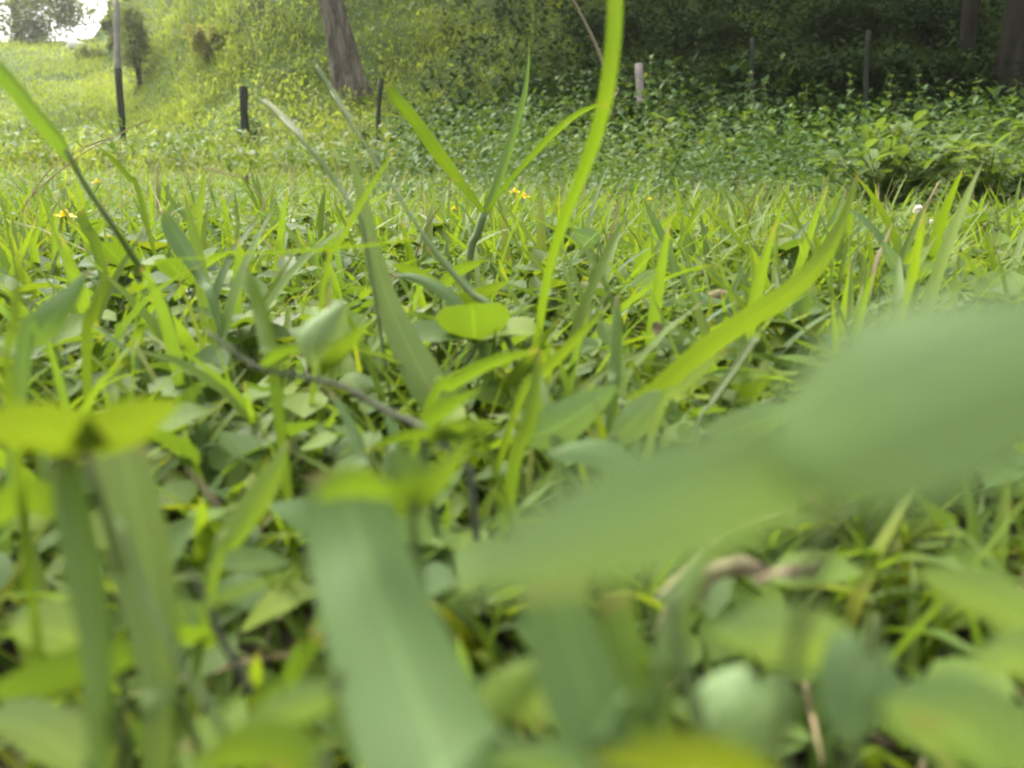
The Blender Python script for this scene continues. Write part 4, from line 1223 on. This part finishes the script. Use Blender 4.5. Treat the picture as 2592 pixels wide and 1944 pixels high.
# the big near blade with the folded tip
e = empty('blade_of_grass', at(430, 800, 0.07), 'biggest near blade, blue-green with a folded tip, at the bottom', 'grass blade')
blade(None, [(343, 468, 58, 0.116), (349, 500, 86, 0.115), (360, 540, 98, 0.112), (376, 590, 110, 0.106), (397, 650, 124, 0.100), (420, 710, 136, 0.094), (446, 780, 150, 0.087), (468, 850, 158, 0.082)], 'blue', 0.2, 0.2, 0.55, root=True, name='blade', parent=e, ripple=0.05)
hero_leaf(None, (392, 500, 0.114), (350, 488, 0.108), (316, 500, 0.107), 44, 'lime_leaf', 0.55, 'oval', 0.2, 0.25, parent=e)
# small lime leaf right of its tip
hero_leaf('lime leaf curling beside the folded blade tip', (412, 518, 0.13), (436, 488, 0.128), (474, 436, 0.128), 36, 'lime_leaf', -0.3, 'oval', 0.2, 0.3)
hero_leaf('lime round leaf leaning on the curling lime leaf', (412, 518, 0.132), (412, 480, 0.13), (398, 448, 0.13), 50, 'lime_leaf', 0.15, 'oval', 0.15, 0.2)

# the big blurred compound leaf at the right
e = empty('compound_leaf', at(820, 700, 0.07), 'very close blurred green compound leaf filling the right side', 'leaf')
hero_leaf(None, (868, 455, 0.050), (665, 508, 0.045), (446, 590, 0.044), 132, 'near', 0.15, 'oval', 0.10, 0.45, parent=e, ripple=0.04)
hero_leaf(None, (762, 470, 0.049), (915, 400, 0.040), (1170, 305, 0.037), 205, 'near', 0.12, 'oval', 0.08, 0.5, parent=e, ripple=0.04)
b = at(840, 478, 0.0495)
mesh_obj('stalk', tube(catmull([np.array([b[0] + 0.006, b[1] + 0.03, -0.004]), b + [0.004, 0.018, -0.03], b], 8), 0.0006, 6), M['stem'], e)

# lower right
blade('wide bluish blade under the blurred compound leaf', [(556, 585, 64, 0.095), (566, 630, 72, 0.094), (585, 685, 78, 0.092), (603, 735, 74, 0.09), (615, 790, 66, 0.088)], 'blue', 0.3, 0.2, 0.4)
blade('dark green blade tucked beside the wide bluish one', [(618, 595, 30, 0.105), (628, 650, 40, 0.104), (640, 710, 40, 0.102), (648, 760, 34, 0.10)], 'grass', 0.4, 0.2, 0.45)
blade('curved light blade under the right of the compound leaf', [(712, 548, 6, 0.11), (698, 575, 18, 0.108), (682, 610, 28, 0.106), (668, 660, 28, 0.104), (662, 720, 20, 0.102)], 'blue', 0.35, 0.2, 0.75)
stem_thing('plant_stalk', [(668, 590, 0.10), (676, 640, 0.10), (690, 690, 0.10), (702, 735, 0.10), (706, 775, 0.10)], [0.0007, 0.0009, 0.0010], 'stem', 'pale green stalk running down beside the curved light blade', 'stem')
hero_leaf('pale green leaf below the dead brown leaf', (868, 668, 0.105), (790, 640, 0.10), (708, 632, 0.10), 74, 'near', 0.5, 'oval', 0.14, 0.8)
hero_leaf('rounded leaf hanging at the lower right middle', (872, 640, 0.10), (862, 690, 0.098), (846, 745, 0.098), 90, 'near', 0.6, 'heart', 0.12, 0.55)
hero_leaf('scalloped leaf at the right edge under the compound leaf', (1040, 640, 0.12), (985, 600, 0.118), (918, 572, 0.12), 66, 'near', 0.7, 'heart', 0.12, 0.8)
hero_leaf('big green leaf in the bottom right corner', (1010, 790, 0.085), (960, 730, 0.082), (880, 700, 0.082), 120, 'near', 0.6, 'oval', 0.12, 0.3)
hero_leaf('leaf at the right edge above the bottom corner leaf', (1060, 690, 0.095), (1020, 660, 0.094), (975, 655, 0.094), 70, 'near', 0.6, 'oval', 0.1, 0.6)
hero_leaf('yellow leaf cut by the bottom edge', (790, 800, 0.075), (700, 764, 0.072), (590, 760, 0.072), 66, 'lime_leaf', 0.7, 'oval', 0.12, 0.95)
hero_leaf('pale bluish leaf left of the yellow bottom leaf', (600, 790, 0.08), (545, 762, 0.08), (480, 762, 0.08), 44, 'near', 0.6, 'oval', 0.12, 0.2)
hero_leaf('shaded round leaf under the rounded lower leaf', (700, 745, 0.11), (720, 700, 0.11), (748, 668, 0.112), 62, 'near', 0.5, 'round', 0.12, 0.6)
hero_leaf('dark leaf beside the shaded round leaf', (715, 765, 0.105), (760, 715, 0.105), (800, 690, 0.106), 60, 'clover', 0.6, 'oval', 0.12, 0.25)
hero_leaf('green leaf peeping out right of the big near blade', (462, 720, 0.12), (505, 690, 0.118), (548, 655, 0.118), 52, 'clover', 0.5, 'oval', 0.12, 0.7)
# lower left leaves
hero_leaf('pale grey-green leaf by the dark blurred blade', (95, 645, 0.15), (55, 632, 0.148), (10, 628, 0.148), 64, 'near', 0.6, 'round', 0.1, 0.95)
hero_leaf('green leaf across the lower left edge', (150, 650, 0.14), (70, 672, 0.135), (-30, 700, 0.13), 52, 'clover', 0.7, 'oval', 0.1, 0.55)
hero_leaf('pale leaf in the bottom left corner', (95, 775, 0.12), (45, 735, 0.118), (-10, 715, 0.118), 60, 'near', 0.5, 'round', 0.1, 1.0)
hero_leaf('long pale leaf along the bottom beside the big blade', (345, 690, 0.10), (290, 712, 0.10), (222, 745, 0.10), 46, 'near', 0.6, 'oval', 0.12, 0.75)
hero_leaf('olive leaf at the bottom left of the big blade', (330, 775, 0.09), (265, 748, 0.09), (190, 770, 0.09), 60, 'clover', 0.6, 'oval', 0.12, 0.8)
hero_leaf('yellow-green leaf at the left edge below the lobed leaf', (70, 520, 0.15), (25, 500, 0.148), (-30, 540, 0.146), 48, 'lime_leaf', 0.6, 'oval', 0.12, 0.5)
# mid right ground leaves
for lab, b_, m_, t_, w_, mt, ti in (
        ('pale green oval leaf right of the central blades', (520, 440, 0.25), (560, 425, 0.245), (618, 385, 0.245), 44, 'near', 0.8),
        ('second pale oval leaf overlapping the first on its right', (610, 445, 0.24), (640, 415, 0.235), (662, 390, 0.235), 34, 'near', 0.6),
        ('flat pale leaf against the edge of the compound leaf', (700, 440, 0.21), (745, 425, 0.205), (800, 405, 0.205), 34, 'near', 0.9),
        ('small green leaf on the left above the compound leaf', (640, 470, 0.2), (600, 452, 0.2), (545, 455, 0.2), 30, 'near', 0.5),
        ('rounded lime leaf behind the compound leaf', (735, 400, 0.28), (755, 390, 0.275), (772, 378, 0.275), 22, 'lime_leaf', 0.3),
        ('curled two-part pale leaf standing out on the right lawn', (880, 285, 0.5), (905, 272, 0.5), (950, 262, 0.5), 15, 'near', 0.7),
        ('pale leaf tip sticking up on the right lawn', (905, 275, 0.5), (893, 260, 0.5), (882, 240, 0.5), 14, 'near', 0.9),
        ('round pale clover leaf right of the tall blade', (600, 245, 0.75), (588, 238, 0.75), (572, 232, 0.75), 20, 'near', 0.7),
        ('round green clover leaf beside the tall blade', (632, 290, 0.6), (648, 278, 0.6), (662, 272, 0.6), 16, 'near', 0.5),
        ('flat green square leaf standing right of the tall blade', (692, 258, 0.75), (690, 246, 0.75), (686, 232, 0.75), 17, 'lime_leaf', 0.1)):
    hero_leaf(lab, b_, m_, t_, w_, mt, U(-0.35, 0.05), 'oval', 0.08, min(ti, 0.55))
for lab, pts, mt, ti in (
        ('slim lime blade pointing up right before the bush', [(708, 186, 0.6, 0.7), (700, 205, 5, 0.7), (690, 225, 7, 0.7), (680, 248, 6, 0.7)], 'lime', 0.3),
        ('green blade leaning left before the weeds', [(643, 197, 0.6, 0.62), (652, 215, 6, 0.62), (663, 237, 8, 0.62), (672, 258, 7, 0.62)], 'blue', 0.4),
        ('dark thin blade standing on the right lawn', [(855, 228, 0.6, 0.6), (849, 245, 4, 0.6), (842, 270, 4, 0.6)], 'grass', 0.25),
        ('white dry blade leaning right on the right lawn', [(893, 222, 0.6, 0.55), (884, 245, 3.5, 0.55), (874, 272, 4, 0.55)], 'straw', 0.9),
        ('thin green blade left of the daisies', [(160, 180, 0.6, 0.8), (175, 205, 5, 0.8), (190, 225, 6, 0.8)], 'grass', 0.6),
        ('lime blade pointing left before the tall post foot', [(92, 142, 0.6, 0.6), (110, 158, 6, 0.6), (128, 178, 8, 0.6), (140, 200, 7, 0.6)], 'lime', 0.4),
        ('broad blade with a cut end behind the left stem', [(78, 212, 12, 0.55), (85, 230, 14, 0.55), (95, 250, 13, 0.55)], 'lime', 0.2),
        ('slim green blade right of the left stem', [(205, 168, 0.6, 0.75), (203, 190, 5, 0.75), (200, 215, 6, 0.75)], 'grass', 0.7),
        ('blurred lime stalk crossing left of the pale blade', [(395, 150, 2, 0.32), (370, 190, 7, 0.32), (345, 235, 8, 0.32), (325, 285, 8, 0.32)], 'lime', 0.7),
        ('long thin blade right of the lime slanting blade', [(818, 210, 0.8, 0.5), (828, 235, 3, 0.5), (832, 262, 3, 0.5)], 'grass', 0.3)):
    blade(lab, pts, mt, 0.35, 0.2, ti)


# ------------------------------------------------------------------ lens glare, put in as a thin scattering volume
hm, N, Lk = new_mat('glare_veil')
ho = N.new('ShaderNodeOutputMaterial')
hv = N.new('ShaderNodeVolumePrincipled')
hv.inputs['Color'].default_value = (0.95, 0.97, 0.92, 1)
hv.inputs['Density'].default_value = GLARE_HAZE
hv.inputs['Anisotropy'].default_value = 0.8
Lk.new(hv.outputs[0], ho.inputs['Volume'])
hx, hy0, hy1, hz0, hz1 = 330, -45, 430, -1.5, 24
V = np.array([[sx_, sy_, sz_] for sz_ in (hz0, hz1) for sy_ in (hy0, hy1) for sx_ in (-hx, hx)], float)
F = np.array([[0, 2, 3, 1], [4, 5, 7, 6], [0, 1, 5, 4], [2, 6, 7, 3], [0, 4, 6, 2], [1, 3, 7, 5]])
if GLARE_HAZE > 0:
    tag(link('glare_haze', mesh_from('glare_haze', V, F, hm)), kind='stuff')


# ------------------------------------------------------------------ dead leaf and litter
for lab, q, wid, rl, fo, ti in (('curled brown dead leaf lying under the compound leaf', [(655, 632, 0.16), (668, 600, 0.16), (700, 576, 0.158), (745, 566, 0.158), (776, 570, 0.158)], 0.0042, 0.5, 0.6, 0.3),
                           ('crinkled brown leaf fragment at the end of the curled dead leaf', [(752, 580, 0.152), (778, 568, 0.152), (806, 566, 0.153), (826, 560, 0.154)], 0.0032, 0.9, 0.6, 0.7),
                           ('long straw-coloured dry blade over the curled dead leaf', [(655, 598, 0.15), (690, 566, 0.15), (735, 534, 0.15), (790, 515, 0.152)], 0.0012, 0.3, 0.3, 0.9)):
    C = catmull([at(*v) for v in q], 22)
    s_ = np.linspace(0, 1, 23)
    geo = strip(C, wid * (np.sin(PI * np.clip(s_, 0.02, 0.98)) ** 0.6) * (1 + 0.25 * np.sin(17 * s_ + rl)), rl + 0.5 * np.sin(7 * s_), fo, 7, ti, None, 0.35)
    tag(mesh_obj('dead_leaf', geo, M['deadleaf' if wid > 0.002 else 'straw'], None, tuple(C[8])), lab, 'dead leaf')
for lab, a, b_, d, wd in (('dry straw piece under the compound leaf, slanting up right', (788, 462), (824, 428), 0.17, 0.0012), ('brown dry leaf scrap in the middle right lawn', (705, 300), (730, 292), 0.62, 0.008),
                         ('tan dry scrap stuck upright by the slanting blade', (655, 322), (662, 340), 0.4, 0.005), ('dry straw beside the olive curved blade', (186, 468), (222, 510), 0.19, 0.0014)):
    C = catmull([at(*a, d), at((a[0] + b_[0]) / 2, (a[1] + b_[1]) / 2 - 2, d), at(*b_, d)], 10)
    geo = strip(C, wd * np.interp(np.linspace(0, 1, 11), [0, 0.3, 0.8, 1], [0.4, 1, 0.8, 0.2]), 0.3, 0.3, 5, 0.7, None, 0.1)
    tag(mesh_obj('dry_scrap', geo, M['deadleaf'], None, tuple(C[5])), lab, 'dry leaf')
